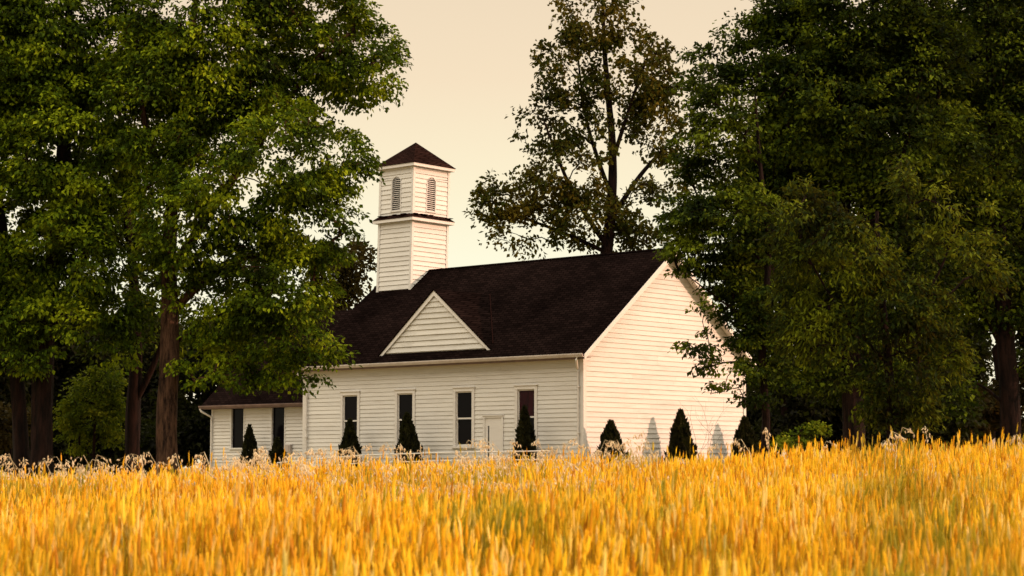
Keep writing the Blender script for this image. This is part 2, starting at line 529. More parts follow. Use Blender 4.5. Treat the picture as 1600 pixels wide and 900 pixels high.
mb = MB()   # gutter: open K profile
prof = [(-OH - 0.014, -0.13), (-OH - 0.10, -0.12), (-OH - 0.145, -0.03), (-OH - 0.145, 0.01), (-OH - 0.13, 0.01), (-OH - 0.12, -0.03), (-OH - 0.09, -0.10), (-OH - 0.014, -0.11)]
mb.prism([loc(-OG - 0.02, a, ZE + b) for a, b in prof], (-(LEN + 2 * OG + 0.04), 0, 0))
g = mb.build('gutter', M['gutter'], church)
for u in (0.16, LEN - 0.16):
    mb = MB()
    mb.tube([loc(u - (0.28 if u < 1 else -0.28), -OH - 0.08, ZE - 0.12), loc(u - (0.24 if u < 1 else -0.24), -OH - 0.08, ZE - 0.22), loc(u, -0.14, ZE - 0.52), loc(u, -0.105, ZE - 0.62), loc(u, -0.105, BASE + 0.3)], 0.042, 8)
    for z in (ZE - 1.2, 1.2):
        mb.box(loc(u - 0.07, -0.155, z), loc(u + 0.07, -0.05, z + 0.03))
    mb.build('downspout', M['trim'], church, smooth=False)

def make_window(mp, c, z0, z1, hw, depth_sign, parent, glass_mats, sill=True, mid=True):
    """casing mesh with sash and panes below it; mp(a, z, d) -> local"""
    def bx(m, a0, a1, za, zb, d0, d1): m.box(mp(a0, za, d0), mp(a1, zb, d1))
    f = MB()
    bx(f, c - hw - 0.13, c - hw, z0 - 0.02, z1 - 0.05, -0.05, 0.052)
    bx(f, c + hw, c + hw + 0.13, z0 - 0.02, z1 - 0.05, -0.05, 0.052)
    bx(f, c - hw - 0.13, c + hw + 0.13, z1 - 0.05, z1 + 0.08, -0.05, 0.055)
    bx(f, c - hw - 0.17, c + hw + 0.17, z1 + 0.082, z1 + 0.115, -0.02, 0.095)
    if sill:
        bx(f, c - hw - 0.17, c + hw + 0.17, z0 - 0.09, z0 - 0.022, -0.05, 0.10)
    win = f.build('window', M['trim'], parent)
    zm = (z0 + z1) / 2 - 0.02
    s = MB()
    for a, b, dz in ((zm, z1 - 0.05, -0.02), (z0 - 0.02, zm, -0.045)):
        bx(s, c - hw + 0.001, c - hw + 0.045, a, b, dz - 0.03, dz + 0.01)
        bx(s, c + hw - 0.045, c + hw - 0.001, a, b, dz - 0.03, dz + 0.01)
    bx(s, c - hw + 0.047, c + hw - 0.047, zm - 0.03, zm + 0.03, -0.06, -0.005)
    bx(s, c - hw + 0.047, c + hw - 0.047, z1 - 0.10, z1 - 0.052, -0.05, -0.012)
    bx(s, c - hw + 0.047, c + hw - 0.047, z0 - 0.018, z0 + 0.06, -0.07, -0.037)
    s.build('sash', M['trim'], win)
    for (a, b, dz), gm in zip(((zm + 0.03, z1 - 0.10, -0.045), (z0 + 0.06, zm - 0.03, -0.065)), glass_mats):
        gmb = MB()
        bx(gmb, c - hw + 0.03, c + hw - 0.03, a - 0.01, b + 0.01, dz - 0.012, dz)
        gmb.build('pane', gm, win)
    return win
front_map = lambda a, z, d: loc(a, -d, z)
for i, c in enumerate(WIN):
    make_window(front_map, c, WZ0, WZ1, WHW, 1, church, (M['glassred'] if i == 3 else M['glass'], M['glass']))

# side door
mb = MB()
u0, u1, _, zt = DOOR
for a, b in ((u0 - 0.02, u0 + 0.07), (u1 - 0.07, u1 + 0.02)):
    mb.box(loc(a, -0.05, BASE), loc(b, 0.05, zt))
mb.box(loc(u0 - 0.04, -0.055, zt), loc(u1 + 0.04, 0.05, zt + 0.07))
mb.box(loc(u0 - 0.05, -0.085, zt + 0.072), loc(u1 + 0.05, 0.0, zt + 0.10))
door = mb.build('door', M['trim'], church)
mb = MB()
mb.box(loc(u0 + 0.071, -0.02, BASE), loc(u1 - 0.28, 0.03, zt - 0.002))
mb.box(loc(u1 - 0.20, -0.018, BASE), loc(u1 - 0.071, 0.03, zt - 0.002))
mb.box(loc(u1 - 0.28, -0.015, zt - 0.3), loc(u1 - 0.20, 0.03, zt - 0.002))
mb.build('door_panel', M['trim'], door)
mb = MB(); mb.box(loc(u1 - 0.279, 0.02, BASE), loc(u1 - 0.201, 0.028, zt - 0.301)); mb.build('door_gap', M['glass'], door)  # dark strip standing in for the dark gap of the ajar door

# cross gable (dormer)
DU0, DU1, DC, DZ0, DZ1, DV = 4.62, 10.46, 7.5, 4.47, 6.86, 0.10
dsl = (DZ1 - DZ0) / ((DU1 - DU0) / 2)
mb = MB()
def dorm_fn(z):
    h = (DZ1 - 0.05 - z) / dsl
    h = max(h, 0.0)
    return [(DC - h, DC + h)]
siding(mb, lambda a, z, d: loc(a, DV - d, z), DZ0, DZ1 - 0.06, dorm_fn, course=0.215, gap=0.03, lip=0.045)
dormer = mb.build('dormer', M['worn'], church, fix=False)
mb = MB()
hw = (DU1 - DU0) / 2 + 0.10
for s in (-1, 1):
    e = (DC + s * hw, DZ0 - 0.10 * dsl)
    o = [loc(e[0], DV - 0.09, e[1] + 0.02), loc(DC, DV - 0.09, DZ1 + 0.02), loc(DC, DV - 0.09, DZ1 - 0.20), loc(e[0] - s * 0.22, DV - 0.09, e[1] + 0.02)]
    mb.prism(o, (0, 0.04, 0))
mb.build('dormer_trim', M['trim'], dormer)
mb = MB()
vb = (DZ1 - ZE) / SL - OH + 0.25
for s in (-1, 1):
    e = (DC + s * (hw + 0.02), DZ0 - 0.12 * dsl + 0.05)
    ve = (e[1] - ZE) / SL - OH
    mb.prism([loc(DC, DV - 0.12, DZ1 + 0.07), loc(DC, vb, DZ1 + 0.07), loc(e[0], max(ve, 0.12) + 0.1, e[1]), loc(e[0], DV - 0.12, e[1])], (0, 0, -0.06))
mb.build('dormer_roof', M['roof'], dormer)
mb = MB()   # metal flashing strip in the valley
for s in (-1,):
    mb.tube([loc(DC + s * 2.8, 0.35, roof_z(0.35) + 0.02), loc(DC + s * 0.05, vb - 0.2, roof_z(vb - 0.2) + 0.03)], 0.025, 5)
k = N('rusty_flashing'); M['rust'] = k.fin((0.016, 0.007, 0.006), 1.0, 0.0)
mb.build('valley_flashing', M['rust'], dormer)

# bell tower
TU0, TU1, TV0, TV1 = 12.70, 14.66, 4.08, 6.28
kx, ky = 0.022 * math.cos(YAW), 0.022 * math.sin(YAW)
def lean(p):
    h = p[2] - (7.4 + 0.85)
    return (p[0] + kx * h, p[1] + ky * h, p[2])
ZT0, ZT1, ZT2, ZT3 = 6.9, 10.46, 12.84, 14.08
mb = MB()
LU = (TU0 + TU1) / 2; LV = (TV0 + TV1) / 2
LZ0, LZ1, LHW = 10.97, 12.42, 0.25
def arch(z, c, hw=LHW):
    if z < LZ0 or z > LZ1: return None
    zs = LZ1 - hw
    w_ = hw if z <= zs else math.sqrt(max(0, hw * hw - (z - zs) ** 2))
    return (c - w_, c + w_)
def shaft_fn(a0, a1, c):
    def fn(z):
        r = arch(z, c)
        return minus((a0, a1), [r] if r and r[1] - r[0] > 0.02 else [])
    return fn
brk = (LZ0, LZ1 - 0.25, LZ1 - 0.15, LZ1 - 0.08, LZ1 - 0.03, LZ1)
faces_ = [(lambda a, z, d: loc(a, TV0 - d, z), TU0, TU1, LU), (lambda a, z, d: loc(TU0 - d, a, z), TV0, TV1, LV)]
for mp, a0, a1, c in faces_:
    siding(mb, mp, ZT0, ZT1, lambda z, a0=a0, a1=a1: [(a0, a1)], course=0.205, gap=0.024)
    siding(mb, mp, ZT1, ZT2, shaft_fn(a0 + 0.05, a1 - 0.05, c), course=0.205, gap=0.022, breaks=brk)
mb.poly([loc(TU0, TV1, ZT0), loc(TU1, TV1, ZT0), loc(TU1, TV1, ZT2), loc(TU0, TV1, ZT2)])
mb.poly([loc(TU1, TV0, ZT0), loc(TU1, TV1, ZT0), loc(TU1, TV1, ZT2), loc(TU1, TV0, ZT2)])
for (u, v) in ((TU0, TV0), (TU1, TV0), (TU0, TV1), (TU1, TV1)):
    mb.box(loc(u - 0.05 if u == TU0 else u - 0.07, v - 0.05 if v == TV0 else v - 0.07, ZT0), loc(u + 0.07 if u == TU0 else u + 0.05, v + 0.07 if v == TV0 else v + 0.05, ZT2))
mb.box(loc(TU0 - 0.02, TV0 - 0.062, 7.28), loc(TU1 + 0.05, TV0 - 0.045, 7.46))
tower = mb.map(lean).build('bell_tower', M['siding'], church, fix=False)
def hip_ring(mb, ov, z0, zt, inn, m=0):
    a = [(TU0 - ov, TV0 - ov), (TU1 + ov, TV0 - ov), (TU1 + ov, TV1 + ov), (TU0 - ov, TV1 + ov)]
    b = [(TU0 + inn, TV0 + inn), (TU1 - inn, TV0 + inn), (TU1 - inn, TV1 - inn), (TU0 + inn, TV1 - inn)]
    for i in range(4):
        j = (i + 1) % 4
        mb.poly([loc(*a[i], z0), loc(*a[j], z0), loc(*b[j], zt), loc(*b[i], zt)], m)
mb = MB()
hip_ring(mb, 0.24, ZT1 + 0.13, ZT1 + 0.36, 0.02)
for q in range(26):     # lifted, broken shingles on the skirt roof
    t = random.random()
    if q % 2:
        c = (TU0 - 0.02 - 0.15 * random.random(), TV0 + t * (TV1 - TV0))
    else:
        c = (TU0 + t * (TU1 - TU0), TV0 - 0.02 - 0.15 * random.random())
    z = ZT1 + 0.24 + random.random() * 0.07
    mb.box(loc(c[0] - 0.1, c[1] - 0.1, z), loc(c[0] + 0.1, c[1] + 0.1, z + 0.02))
mb.map(lean).build('skirt_roof', M['roof2'], tower)
for z, ov in ((ZT1, 0.22), (ZT2 - 0.03, 0.20)):
    mb = MB()
    mb.box(loc(TU0 - ov, TV0 - ov, z), loc(TU1 + ov, TV1 + ov, z + 0.125))
    mb.map(lean).build('cornice', M['trim'], tower)
mb = MB()
ov = 0.235
a = [(TU0 - ov, TV0 - ov), (TU1 + ov, TV0 - ov), (TU1 + ov, TV1 + ov), (TU0 - ov, TV1 + ov)]
for i in range(4):
    j = (i + 1) % 4
    mb.poly([loc(*a[i], ZT2 + 0.10), loc(*a[j], ZT2 + 0.10), loc(LU, LV, ZT3)])
mb.poly([loc(*q, ZT2 + 0.10) for q in a])
mb.map(lean).build('tower_roof', M['roof2'], tower)
for mp, a0, a1, c in faces_:
    mb = MB()
    zz = LZ0
    outl = [(c - LHW - 0.03, LZ0 - 0.03), (c + LHW + 0.03, LZ0 - 0.03)]
    for q in range(0, 9):
        an = math.pi * q / 8
        outl.append((c + (LHW + 0.03) * math.cos(an), LZ1 - LHW + (LHW + 0.03) * math.sin(an)))
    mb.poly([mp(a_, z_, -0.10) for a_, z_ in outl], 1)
    n = 17
    for q in range(n):
        z = LZ0 + (LZ1 - LZ0) * q / n
        r = arch(z + 0.03, c)
        if not r: continue
        l, rr = r
        mb.poly([mp(l, z, 0.012), mp(rr, z, 0.012), mp(rr, z + 0.05, -0.06), mp(l, z + 0.05, -0.06)], 0)
        mb.poly([mp(l, z, 0.012), mp(rr, z, 0.012), mp(rr, z + 0.022, 0.012), mp(l, z + 0.022, 0.012)], 0)
    # moulded trim round the opening
    for q in range(2, len(outl) - 1):
        (x0, z0), (x1, z1) = outl[q], outl[q + 1]
        mb.tube([mp(x0, z0, 0.03), mp(x1, z1, 0.03)], 0.018, 5, 0)
    for s in (-1, 1):
        mb.box(mp(c + s * (LHW + 0.012), LZ0 - 0.03, -0.02), mp(c + s * (LHW + 0.05), LZ1 - LHW, 0.045), 0)
    mb.box(mp(c - LHW - 0.06, LZ0 - 0.06, -0.02), mp(c + LHW + 0.06, LZ0 - 0.01, 0.06), 0)
    mb.map(lean).build('louvre', [M['trim'], M['void']], tower, fix=False)

# low annex on the far end
AU0, AU1, AV0, AV1 = LEN + 0.07, 21.8, 1.0, 9.4
AZ, AZR = 2.52, 6.95
AWIN = [(20.12, 0.40), (17.5, 0.40)]
mb = MB()
def ann_fn(z):
    return minus((AU0, AU1), [(c - h - 0.03, c + h + 0.03) for c, h in AWIN] if z > 0.80 else [])
siding(mb, lambda a, z, d: loc(a, AV0 - d, z), BASE, AZ, ann_fn, course=0.15, breaks=(0.80,))
mb.build('annex_wall', M['siding'], church, fix=False)
mb = MB()
mb.prism([loc(AU1, AV0 + 0.01, BASE), loc(AU1, AV1, BASE), loc(AU1, AV1, AZ), loc(AU1, 5.2, AZR - 0.2), loc(AU1, AV0 + 0.01, AZ)], (0.08, 0, 0))
mb.box(loc(AU0, AV1 - 0.1, BASE), loc(AU1 - 0.1, AV1, AZ))
mb.box(loc(AU1 - 0.09, AV0 - 0.05, BASE), loc(AU1 + 0.05, AV0 + 0.005, AZ))
mb.build('annex_end_wall', M['siding'], church)
asl = (AZR - AZ - 0.12) / (5.2 - (AV0 - 0.45))
mb = MB()
mb.prism([loc(AU0 - 0.02, AV0 - 0.45, AZ + 0.12), loc(AU1 + 0.3, AV0 - 0.45, AZ + 0.12), loc(AU1 + 0.3, 5.2, AZR), loc(AU0 - 0.02, 5.2, AZR)], (0, 0, -0.09))
mb.prism([loc(AU0 - 0.02, AV1 + 0.45, AZ + 0.12), loc(AU1 + 0.3, AV1 + 0.45, AZ + 0.12), loc(AU1 + 0.3, 5.2, AZR), loc(AU0 - 0.02, 5.2, AZR)], (0, 0, -0.09))
mb.build('annex_roof', M['roof'], church)
mb = MB()
mb.prism([loc(AU0 + 0.5, a + AV0 - 0.45 + OH, AZ + 0.12 + b) for a, b in prof], (-(AU1 - AU0 - 0.2), 0, 0))
mb.box(loc(AU0, AV0 - 0.44, AZ - 0.02), loc(AU1 + 0.28, AV0 - 0.001, AZ + 0.02))
mb.build('annex_gutter', M['fascia'], church)
mb = MB()
mb.tube([loc(AU1 + 0.25, AV0 - 0.55, AZ), loc(AU1 + 0.2, AV0 - 0.5, AZ - 0.12), loc(AU1 - 0.02, AV0 - 0.12, AZ - 0.35), loc(AU1 - 0.02, AV0 - 0.10, AZ - 0.45), loc(AU1 - 0.02, AV0 - 0.10, BASE + 0.3)], 0.042, 8)
mb.build('downspout', M['trim'], church)
mb = MB()
mb.prism([loc(AU0 + 0.02, AV0 - 0.48, AZ - 0.02), loc(AU0 + 0.50, AV0 - 0.48, AZ - 0.02), loc(AU0 + 0.30, AV0 - 0.48, AZ + 0.2), loc(AU0 + 0.02, AV0 - 0.48, AZ + 0.42)], (0, 0.03, 0))
mb.build('eave_return', M['trim'], church)
ann_map = lambda a, z, d: loc(a, AV0 - d, z)
for c, h in AWIN:
    f = MB()
    for s in (-1, 1):
        f.box(ann_map(c + s * h, 0.80, -0.05), ann_map(c + s * (h + 0.06), AZ - 0.03, 0.042))
    f.box(ann_map(c - h - 0.1, 0.73, -0.05), ann_map(c + h + 0.1, 0.80, 0.08))
    wn = f.build('window', M['trim'], church)
    gmb = MB(); gmb.box(ann_map(c - h, 0.80, -0.08), ann_map(c + h, AZ - 0.02, -0.06)); gmb.build('pane', M['glass'], wn)
mb = MB()
mb.box(ann_map(16.60, 0.55, 0.04), ann_map(16.95, 0.92, 0.16))
mb.box(ann_map(16.66, 0.6, 0.161), ann_map(16.89, 0.87, 0.18))
mb.build('meter_box', M['gutter'], church)

# ------------------------------------------------------------------ vegetation
def vnoise(p, s, seed):
    r = np.random.default_rng(seed)
    out = np.zeros(len(p))
    for q in range(6):
        d = r.normal(size=3); d /= np.linalg.norm(d)
        out += np.sin(p @ d * s * (0.7 + 0.25 * q) + r.uniform(0, 6.28))
    return out / 6 ** 0.5

def leaf_mesh(cl, out, n, spread, flat, size, wid, droop, horiz, g):
    """leaf faces round cluster centres cl (K,3); out = outward unit vectors"""
    K = len(cl)
    c = np.repeat(cl, n, 0); o = np.repeat(out, n, 0)
    N_ = K * n
    d = g.normal(size=(N_, 3)); d /= np.linalg.norm(d, axis=1, keepdims=True)
    rad = g.random((N_, 1)) ** 0.55
    sp = np.repeat(g.uniform(0.75, 1.3, size=(K, 1)) * spread, n, 0)
    off = d * rad * sp
    off[:, 2] *= flat
    hr = np.hypot(off[:, 0], off[:, 1])
    off[:, 2] -= droop * hr ** 2 / spread
    p = c + off
    ax = off / (np.linalg.norm(off, axis=1, keepdims=True) + 1e-6) * 0.6 + o * 0.5 + g.normal(size=(N_, 3)) * 0.55
    ax[:, 2] -= droop * 1.2
    ax /= np.linalg.norm(ax, axis=1, keepdims=True)
    nm = g.normal(size=(N_, 3)) * (1.0 - 0.6 * horiz); nm[:, 2] += 0.4 + 1.3 * horiz; nm += o * 0.5
    side = np.cross(ax, nm); side /= np.linalg.norm(side, axis=1, keepdims=True) + 1e-9
    nm = np.cross(side, ax)
    Ls = size * g.uniform(0.6, 1.3, size=(N_, 1)); Ws = Ls * wid * g.uniform(0.8, 1.2, size=(N_, 1))
    fold = g.uniform(0.05, 0.25, size=(N_, 1)) * Ws
    v = np.empty((N_, 4, 3))
    v[:, 0] = p - ax * Ls * 0.5
    v[:, 1] = p - ax * Ls * 0.06 + side * Ws * 0.5 + nm * fold
    v[:, 2] = p + ax * Ls * 0.5 - nm * fold * 0.5
    v[:, 3] = p - ax * Ls * 0.06 - side * Ws * 0.5 + nm * fold
    b = np.arange(N_)[:, None] * 4
    f = np.concatenate([b + [0, 1, 2], b + [0, 2, 3]], 1).reshape(-1, 3)
    return v.reshape(-1, 3), f

def edge_tubes(a, b, ra, rb, n=5):
    E_ = len(a)
    d = b - a; ln = np.linalg.norm(d, axis=1, keepdims=True) + 1e-9; d = d / ln
    ref = np.where(np.abs(d[:, 2:3]) < 0.9, np.array([[0, 0, 1.0]]), np.array([[1.0, 0, 0]]))
    s = np.cross(d, ref); s /= np.linalg.norm(s, axis=1, keepdims=True)
    t = np.cross(s, d)
    v = np.empty((E_, 2, n, 3))
    for q in range(n):
        an = 2 * math.pi * q / n
        w_ = s * math.cos(an) + t * math.sin(an)
        v[:, 0, q] = a + w_ * ra[:, None]
        v[:, 1, q] = b + d * 0.02 + w_ * rb[:, None]
    base = np.arange(E_)[:, None] * (2 * n)
    f = []
    for q in range(n):
        q2 = (q + 1) % n
        f.append(base + np.array([q, q2, n + q2, n + q]))
    return v.reshape(-1, 3), np.stack(f, 1).reshape(-1, 4)

def smooth_line(pts, step):
    pts = np.array(pts); out = [pts[0]]
    n = len(pts)
    for i in range(n - 1):
        p0 = pts[max(i - 1, 0)]; p1 = pts[i]; p2 = pts[i + 1]; p3 = pts[min(i + 2, n - 1)]
        m = max(2, int(np.linalg.norm(p2[:3] - p1[:3]) / step))
        for q in range(1, m + 1):
            t = q / m
            out.append(0.5 * (2 * p1 + (p2 - p0) * t + (2 * p0 - 5 * p1 + 4 * p2 - p3) * t * t + (3 * p1 - p0 - 3 * p2 + p3) * t ** 3))
    return np.array(out)

def trunk_tube(line, n, g, flare=True, rough=0.085):
    """line (m,4): xyz + radius -> knobbly tube"""
    m = len(line)
    V = np.empty((m, n, 3))
    ph = g.uniform(0, 6.28, 5)
    for i in range(m):
        a = line[max(0, i - 1), :3]; b = line[min(m - 1, i + 1), :3]
        d = (b - a) / (np.linalg.norm(b - a) + 1e-9)
        s = np.cross(d, [0, 1, 0.01]); s /= np.linalg.norm(s); t = np.cross(s, d)
        z = line[i, 2]
        for q in range(n):
            an = 2 * math.pi * q / n
            r = line[i, 3] * (1 + rough * (math.sin(3 * an + ph[0] + z * 0.7) + 0.6 * math.sin(7 * an + ph[1] + z * 1.6) + 0.5 * math.sin(5 * an + ph[2] - z * 2.3)))
            if flare:
                h = max(0.0, z - line[0, 2])
                r *= 1 + 0.32 * math.exp(-h / 0.55) * (1 + 0.35 * math.sin(5 * an + ph[3]))
            V[i, q] = line[i, :3] + (s * math.cos(an) + t * math.sin(an)) * r
    idx = np.arange(m * n).reshape(m, n)
    nxt = np.roll(idx, -1, 1)
    f = np.stack([idx[:-1], nxt[:-1], nxt[1:], idx[1:]], -1).reshape(-1, 4)
    return V.reshape(-1, 3), f

DENS = 6.5
NLEAF = [0]
def tree(name, label, D, trunks, blobs, leaf, bark, cat='tree', group=None, seed=1, density=0.9, per=60, spread=0.62, flat=0.55,
         size=0.19, wid=0.62, droop=0.25, horiz=0.3, thr=-0.7, shell=0.5, twig=0.012, sides=12):
    """trunks: list of polylines [(px, py, dy, r)...]; blobs: (px, py, rx_px, rz_px, dy, ry_m or None)"""
    g = np.random.default_rng(seed)
    lines = []
    for tr in trunks:
        L_ = []
        for (px, py, dy, r) in tr:
            p = P(px, py, D + dy); L_.append([*p, r])
        L_ = np.array(L_)
        lines.append(L_)
    base = lines[0][0].copy()
    bz = float(ground_h(base[0], base[1]))
    for L_, tr in zip(lines, trunks):
        if tr[0][1] > 690: L_[0, 2] = bz - 0.15
    sm = [smooth_line(L_, 0.35) for L_ in lines]
    org = np.array([base[0], base[1], bz])
    # cluster centres
    cs = []; od = []
    for bl in blobs:
        px, py, rx, rz, dy = bl[:5]
        c = P(px, py, D + dy); s = D / FPX
        R = np.array([rx * s, (bl[5] if len(bl) > 5 else 0.85 * rx * s), rz * s])
        vol = 4.19 * R.prod()
        nn = max(5, int(vol * density * DENS))
        d = g.normal(size=(nn, 3)); d /= np.linalg.norm(d, axis=1, keepdims=True)
        r = g.random((nn, 1)) ** (1 / 3)
        r = r * (1 - shell) + shell * (0.82 + 0.18 * g.random((nn, 1)))
        cs.append(c + d * r * R); od.append(d)
    cs = np.concatenate(cs); od = np.concatenate(od)
    keep = vnoise(cs, 1.5, seed + 5) > thr
    keep &= cs[:, 2] > ground_h(cs[:, 0], cs[:, 1]) + 0.25
    cs, od = cs[keep], od[keep]
    # skeleton
    nodes = []; par = []
    for k_, L_ in enumerate(sm):
        if k_ == 0: prev = -1
        else:
            A = np.array(nodes); prev = int(np.argmin(((A - L_[0, :3]) ** 2).sum(1)))
        for q in L_:
            nodes.append(q[:3]); par.append(prev); prev = len(nodes) - 1
    n_tr = len(nodes)
    nd = np.empty((n_tr + len(cs) * 4, 3)); nd[:n_tr] = nodes
    cnt = n_tr
    z_lo = np.full(len(nd), -1e9)
    zmin = bz + 0.28 * (cs[:, 2].max() - bz) * 0.5
    order = np.argsort(np.array([((np.array(nodes) - c) ** 2).sum(1).min() for c in cs]))
    for ci in order:
        c = cs[ci]
        A = nd[:cnt]
        dv = c - A
        dist = np.sqrt((dv ** 2).sum(1))
        hor = np.hypot(dv[:, 0], dv[:, 1])
        pen = np.maximum(0, 0.25 * hor - dv[:, 2]) * 0.8
        pen += np.where(A[:, 2] < bz + 1.2, 3.0, 0)
        j = int(np.argmin(dist + pen))
        a = A[j]
        L0 = dist[j]
        pj = j
        for q in (1, 2, 3, 4):
            t = q / 4
            p = a + (c - a) * t
            p = p + np.array([0, 0, 0.10 * L0 * math.sin(math.pi * t)]) + (g.normal(size=3) * 0.05 * L0 if q < 4 else 0)
            nd[cnt] = p; par.append(pj); pj = cnt; cnt += 1
    par = np.array(par); nd = nd[:cnt]
    load = np.zeros(cnt); haschild = np.zeros(cnt, bool)
    haschild[par[par >= 0]] = True
    load[~haschild] = 1.0
    for i in range(cnt - 1, -1, -1):
        if par[i] >= 0: load[par[i]] += load[i]
    rad = np.minimum(twig * load ** 0.46, 0.16)
    e = np.arange(n_tr, cnt)
    ra = np.minimum(rad[par[e]], rad[e] * 1.5)
    bv, bf = edge_tubes(nd[par[e]], nd[e], ra, rad[e])
    root = empty(name, tuple(org))
    tag(root, label, cat, group)
    tv, tf_, off = [], [], 0
    for k_, L_ in enumerate(sm):
        v, f = trunk_tube(L_, sides, g, flare=(trunks[k_][0][1] > 690))
        tv.append(v); tf_.append(f + off); off += len(v)
    link('trunk', np_mesh('trunk', np.concatenate(tv + [bv]) - org, np.concatenate(tf_ + [bf + off]), True), M[bark], root)
    NLEAF[0] += len(cs) * per
    v, f = leaf_mesh(cs, od, per, spread, flat, size, wid, droop, horiz, g)
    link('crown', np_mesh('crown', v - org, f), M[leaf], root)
    return root

# --- left side
tree('maple_tree', 'broad green maple with dark double trunk at the left edge of the field', 57,
     [[(64, 722, 0, 0.35), (66, 640, 0, 0.31), (71, 540, 0, 0.28), (80, 430, 0, 0.24), (95, 300, 0, 0.24), (105, 120, 0, 0.16), (110, -60, 0, 0.08)],
      [(38, 722, 0.5, 0.24), (28, 600, 0.45, 0.21), (14, 450, 0.4, 0.18), (-10, 280, 0.5, 0.18), (-40, 100, 0.5, 0.1)],
      [(72, 520, 0, 0.16), (120, 430, -0.6, 0.12), (150, 330, -1, 0.07)]],
     [(-70, 120, 170, 230, 0), (60, 40, 150, 170, 0), (120, 230, 105, 140, -1), (30, 340, 120, 110, 0), (110, 400, 80, 85, -1.5), (-90, 420, 120, 150, 0),
      (140, 500, 55, 50, -1), (180, 470, 55, 65, -0.5), (170, 545, 45, 30, -0.6), (60, 545, 60, 40, -0.6), (20, 480, 70, 60, -0.5), (-10, 340, 80, 70, 0), (70, 440, 70, 60, -0.8), (40, -150, 150, 120, 0)],
     'leaf_maple', 'bark_dark', seed=3, density=0.85, per=84, spread=0.55, flat=0.42, size=0.155, horiz=0.55, droop=0.45, thr=-0.6)
tree('maple_tree', 'tall green maple with thick pale-brown trunk nearest the low annex', 56,
     [[(262, 722, 0, 0.31), (262, 640, 0, 0.30), (265, 560, 0, 0.27), (264, 470, 0, 0.24), (264, 390, 0, 0.21), (272, 280, 0, 0.17), (290, 140, 0, 0.12), (310, -30, 0, 0.06)],
      [(265, 430, 0, 0.16), (330, 330, 0.2, 0.13), (420, 200, 0.4, 0.09), (510, 70, 0.4, 0.04)],
      [(265, 490, 0, 0.14), (350, 415, -0.2, 0.11), (450, 390, -0.3, 0.06)],
      [(270, 300, 0, 0.12), (230, 210, -0.3, 0.09), (215, 70, -0.4, 0.05)]],
     [(330, 50, 160, 170, 0), (470, 50, 120, 120, 0.5), (560, 95, 80, 85, 0.5), (535, 215, 75, 95, 0), (390, 250, 135, 125, -1.5), (290, 330, 85, 110, -1),
      (240, 150, 100, 140, -0.5), (480, 340, 80, 85, -0.5), (430, 450, 105, 80, -0.5), (455, 530, 65, 40, -0.5), (335, 470, 85, 75, 0), (370, 548, 65, 30, 0),
      (575, 190, 40, 55, 0), (605, 110, 38, 45, 0.2), (598, 225, 16, 22, 0, 0.4), (510, 550, 26, 26, 0, 0.8), (420, 568, 70, 26, 0), (350, 588, 60, 22, 0, 1.2), (460, 590, 40, 16, 0, 1.0), (300, 560, 40, 30, -0.5), (400, -110, 190, 110, 0)],
     'leaf_maple', 'bark', seed=8, density=0.75, per=84, spread=0.55, flat=0.42, size=0.15, horiz=0.55, droop=0.45, thr=-0.5)
tree('maple_tree', 'slim dark-trunked maple standing between the two thick-trunked left trees', 60,
     [[(206, 722, 0, 0.24), (208, 640, 0, 0.22), (213, 560, 0, 0.19), (210, 450, 0.2, 0.16), (195, 300, 0.4, 0.11), (185, 150, 0.5, 0.05)],
      [(210, 630, 0, 0.11), (236, 580, -0.2, 0.09), (262, 510, -0.3, 0.05)]],
     [(195, 420, 75, 85, 1), (180, 300, 80, 110, 1.5), (195, 160, 85, 100, 2), (245, 520, 50, 45, 1), (160, 530, 40, 35, 1)],
     'leaf_maple_dark', 'bark_dark', seed=15, density=0.7, per=52, thr=-0.6)
# shrubs and far trees on the left
tree('shrub', 'bright green bushy shrub behind the left maple trunks', 63,
     [[(145, 722, 0, 0.06), (148, 660, 0, 0.04), (150, 600, 0, 0.02)]],
     [(145, 640, 48, 60, 0), (165, 610, 30, 45, 0), (125, 680, 40, 30, 0), (180, 660, 25, 40, 0.3)],
     'leaf_bush', 'bark_dark', cat='shrub', seed=21, density=2.6, per=60, spread=0.40, size=0.13, thr=-1.2, shell=0.6)
tree('shrub', 'dull olive shrub low at the left edge of the picture', 66,
     [[(15, 722, 0, 0.05), (18, 680, 0, 0.03)]],
     [(15, 665, 35, 35, 0), (-20, 670, 35, 40, 0)], 'leaf_brown', 'bark_dark', cat='shrub', seed=22, density=2.4, per=60, spread=0.4, size=0.14, thr=-1.2)

BG = 'dark trees standing behind the church and maples'
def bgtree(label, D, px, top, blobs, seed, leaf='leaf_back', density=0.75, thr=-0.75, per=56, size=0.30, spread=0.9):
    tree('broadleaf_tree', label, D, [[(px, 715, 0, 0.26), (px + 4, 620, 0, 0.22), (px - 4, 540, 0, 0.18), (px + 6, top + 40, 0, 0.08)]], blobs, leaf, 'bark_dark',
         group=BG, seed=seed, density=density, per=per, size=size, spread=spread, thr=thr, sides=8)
bgtree('brown-tinged airy tree showing sky through it left of the bell tower', 97, 505, 400,
       [(540, 412, 45, 38, 0), (565, 420, 22, 40, 0), (500, 450, 55, 60, 0), (450, 430, 60, 80, 0), (520, 470, 45, 25, 0), (470, 540, 60, 60, 0)], 31, 'leaf_brown', density=0.36, thr=-0.35)
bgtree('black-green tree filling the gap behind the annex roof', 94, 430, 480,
       [(420, 540, 70, 60, 0), (390, 610, 60, 60, 0), (340, 560, 50, 70, 0), (440, 640, 60, 60, 0)], 32)
